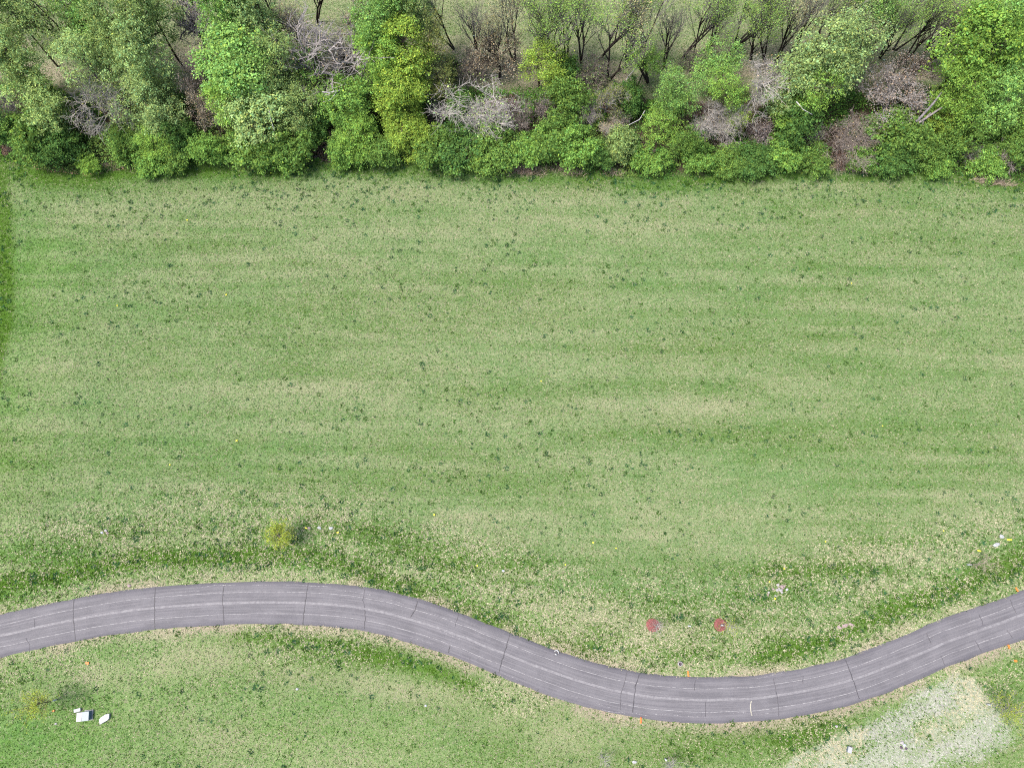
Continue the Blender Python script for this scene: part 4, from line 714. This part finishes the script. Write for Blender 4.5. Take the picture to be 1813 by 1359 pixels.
# curled white scrap on the road
x, y = map(float, ray(985, 1155)); b = MB(); a_ = np.linspace(-.2, 2.6, 12); cv = np.stack([np.cos(a_) * .34, np.sin(a_) * .38, .12 + .05 * np.sin(a_ * 3)], 1); b.tube(cv, .05 + .07 * np.sin(np.linspace(.3, 2.9, 12)), 7); b.tube([(-.22, -.12, .1), (-.05, -.2, .14), (.06, -.3, .1)], [.09, .13, .07], 7)
tag(obj('curled_rag', b.mesh('curled_rag', True), M['cabw'], loc=(x, y, zr(2))), 'curled white rag lying at the edge of the road', 'rag')

# ------------------------------------------------------------------ stones, markers and small things
M['stone'] = plain('pale_stone', (.29, .27, .27), .8, .2, 8); M['pink'] = plain('pink_stone', (.26, .19, .19), .8, .2, 8); M['orange'] = plain('orange_marker_paint', (.85, .16, .02), .6, .08); M['yel'] = plain('yellow_flag', (.80, .70, .04), .6, .06); M['bluish'] = plain('bluish_stone', (.36, .37, .46), .7, .2)
def rock_mesh(seed):
    r = np.random.default_rng(seed); V = []; F = []; n, k_ = 9, 5
    for j_ in range(k_):
        t = math.pi * (j_ + .5) / k_
        for i in range(n): a_ = 2 * math.pi * i / n; q = r.uniform(.8, 1.2); V.append((math.sin(t) * math.cos(a_) * q, math.sin(t) * math.sin(a_) * q * .8, -math.cos(t) * .6 * q))
    for j_ in range(k_ - 1):
        for i in range(n): F.append((j_*n + i, j_*n + (i+1) % n, (j_+1)*n + (i+1) % n, (j_+1)*n + i))
    F.append(tuple(reversed(range(n)))); F.append(tuple((k_-1)*n + i for i in range(n))); me = bpy.data.meshes.new('stone'); me.from_pydata(V, [], F); me.update(); return me
RK = {}
def stone(u, v, s, mat, label, group=None, flat=.8, sx=1.0, name='stone'):
    x, y = map(float, ray(u, v)); k_ = (mat, len(RK) % 5 if (mat, len(RK) % 5) not in RK else 0)
    if k_ not in RK: me = rock_mesh(len(RK) + 40); me.materials.append(M[mat]); RK[k_] = me
    o = obj(name, RK[k_], None, loc=(x, y, float(gz(np.array(x), np.array(y))) + s * flat * .3)); o.scale = (s * sx, s, s * flat); o.rotation_euler = (0, 0, rng.uniform(-.4, .4)); tag(o, label, 'stone', group); return o
stone(178.5,942,.22,'bluish','bluish stone, leftmost of three stones in the grass at far left','three stones left'); stone(186,938.5,.26,'stone','white stone, topmost of three stones in the grass at far left','three stones left'); stone(188.5,943,.22,'pink','pinkish stone, lowest of three stones in the grass at far left','three stones left')
stone(546,934,.26,'pink','pinkish stone nearest to the bushy yellow-green young tree'); stone(564,933.5,.30,'cabw','white pointed stone, middle of the row right of the bushy young tree', sx=1.2); stone(585,934,.36,'cabw','bright white stone, rightmost of the row beyond the bushy young tree')
stone(1776,949,.42,'cabw','bright white round stone near the right edge above the road'); stone(1767,963.5,.36,'cabw','long white stone below the bright white one near the right edge', sx=1.7)
stone(229,1036,.30,'pink','pink stone at the upper road edge on the left'); stone(526,1219,.24,'cabw','lone white stone in the grass below the road, left of centre'); stone(753,1249,.18,'bluish','small bluish stone in the grass below the road'); stone(1124,1349,.28,'cabw','white-blue stone at the bottom edge near the white-stemmed young tree', sx=1.4); stone(891,1010,.22,'bluish','small bluish stone in the rough grass above the road bend'); stone(1481,1285,.24,'stone','pale stone at the upper edge of the straw strip'); stone(100,1280,.2,'stone','small pale stone left below the utility boxes')
for i, (u, v, s, mt) in enumerate([(1377,1035,.28,'stone'),(1379,1041,.22,'stone'),(1384,1038,.32,'pink'),(1388,1037,.22,'pink'),(1376,1044,.26,'stone'),(1382,1044,.28,'stone'),(1386,1041,.2,'pink'),(1393,1043,.24,'bluish'),(1384,1048,.24,'stone'),(1369,1042,.2,'pink'),(1361,1048,.22,'stone'),(1360,1052,.16,'pink'),(1373,1054,.18,'stone')]):
    stone(u, v, s, mt, 'pale pinkish stone in the stone heap above the road at right', 'stones of the heap')
for i, (u, v, s, mt) in enumerate([(1599,1315,.32,'stone'),(1603,1319,.26,'bluish'),(1597,1323,.24,'dark'),(1600,1328,.22,'stone'),(1606,1325,.2,'dark')]): stone(u, v, s, mt, ['large pale stone topmost', 'bluish stone right of the topmost', 'dark stone left', 'pale stone lowest', 'dark stone rightmost'][i] + ' in the rubble heap on the straw strip', 'stones of the rubble heap')
for i, (u, v, s) in enumerate(((1487,1110,.26),(1497,1107,.34),(1508,1105,.26))): stone(u, v, s, 'pink', ['left', 'middle', 'right'][i] + ' flat pinkish stone of three in the small row above the road at right', 'pinkish stones in a row', .35, 1.5)
def marker(u, v, L, w, ang, mat, label, cat, group, name):
    x, y = map(float, ray(u, v)); e = empty(name, (x, y, float(gz(np.array(x), np.array(y)))), math.radians(ang)); tag(e, label, cat, group)
    b = MB(); b.box(-w / 2, w / 2, -L / 2, L / 2, .16, .20, .01); obj('board', b.mesh('board'), M[mat], e)
    for s_ in (-1, 1): b = MB(); b.box(-.02, .02, s_ * L * .4 - .02, s_ * L * .4 + .02, -.15, .16); obj('peg', b.mesh('peg'), M['pad'], e)
G = 'orange markers along the road'
for (u, v, L, w, ang, lab) in ((1218,1192,.75,.2,4,'orange marker at the upper road edge near the pipe riser'),(1134,1274,.8,.2,-4,'orange marker at the lower road edge below the two cracks'),(1799,1043,.65,.22,22,'orange marker at the upper road edge by the right picture edge'),(1785,1144,.6,.22,10,'orange marker at the lower road edge by the right picture edge'),(1797,1169,.3,.4,0,'short orange marker in the grass below the road by the right picture edge'),(155,1173,.3,.5,-12,'red-orange marker in the grass below the road at left'),(96,1257,.25,.2,0,'dull red marker beside the sparse young tree at lower left')): marker(u, v, L, w, ang, 'orange', lab, 'marker', G, 'orange_marker')
for (u, v, L, w, ang, lab) in ((1790,955,.8,.2,88,'long yellow marker beside the bright white stone'),(1737,974.5,.55,.18,75,'short yellow marker left of the long white stone'),(541,934,.4,.18,70,'yellow marker left of the pinkish stone by the bushy young tree'),(597,942,.3,.18,100,'yellow marker right below the bright white stone at left')): marker(u, v, L, w, ang, 'yel', lab, 'marker', 'yellow markers', 'yellow_marker')
marker(1221.5,1108,.5,.2,84,'cabw','short white marker board between the two mulch rings','marker',None,'white_marker')
# dandelions
bl = MB(); n = 12
for k_, (R_, z_) in enumerate(((.03, .06), (.13, .16), (.08, .20))): bl.v += [(math.cos(i * 2 * math.pi / n) * R_ * (1 + .15 * (i % 2)), math.sin(i * 2 * math.pi / n) * R_ * (1 + .15 * (i % 2)), z_) for i in range(n)]
for k_ in range(2):
    for i in range(n): bl.f.append((k_*n + i, k_*n + (i+1) % n, (k_+1)*n + (i+1) % n, (k_+1)*n + i))
bl.f.append(tuple(2*n + i for i in range(n))); bm_ = bl.mesh('bloom'); sb = MB(); sb.tube([(0, 0, -.05), (0, 0, .08)], [.012, .012], 5); sm_ = sb.mesh('stem'); M['stem'] = plain('stem_green', (.08, .16, .04))
for (u, v, s) in ((420,780,1.5),(302,823,1.1),(769,911,1.3),(1050,960,1.2),(1461,958,1.1),(1388,1006,1.2),(1362,1029,1.1),(958,675,1),(332,390,1.2),(401,522,1.1),(1090,970,1),(1001,999,1),(845,1001,1.1),(1671,939,1),(1562,754,1),(208,541,1),(1507,502,1),(1372,1059,1.2)):
    e = at(u, v, 'dandelion'); s *= .75; e.scale = (s, s, s); tag(e, 'tiny yellow dandelion bloom in the meadow grass', 'flower', 'dandelions'); obj('bloom', bm_, M['yel'], e); obj('stem', sm_, M['stem'], e)
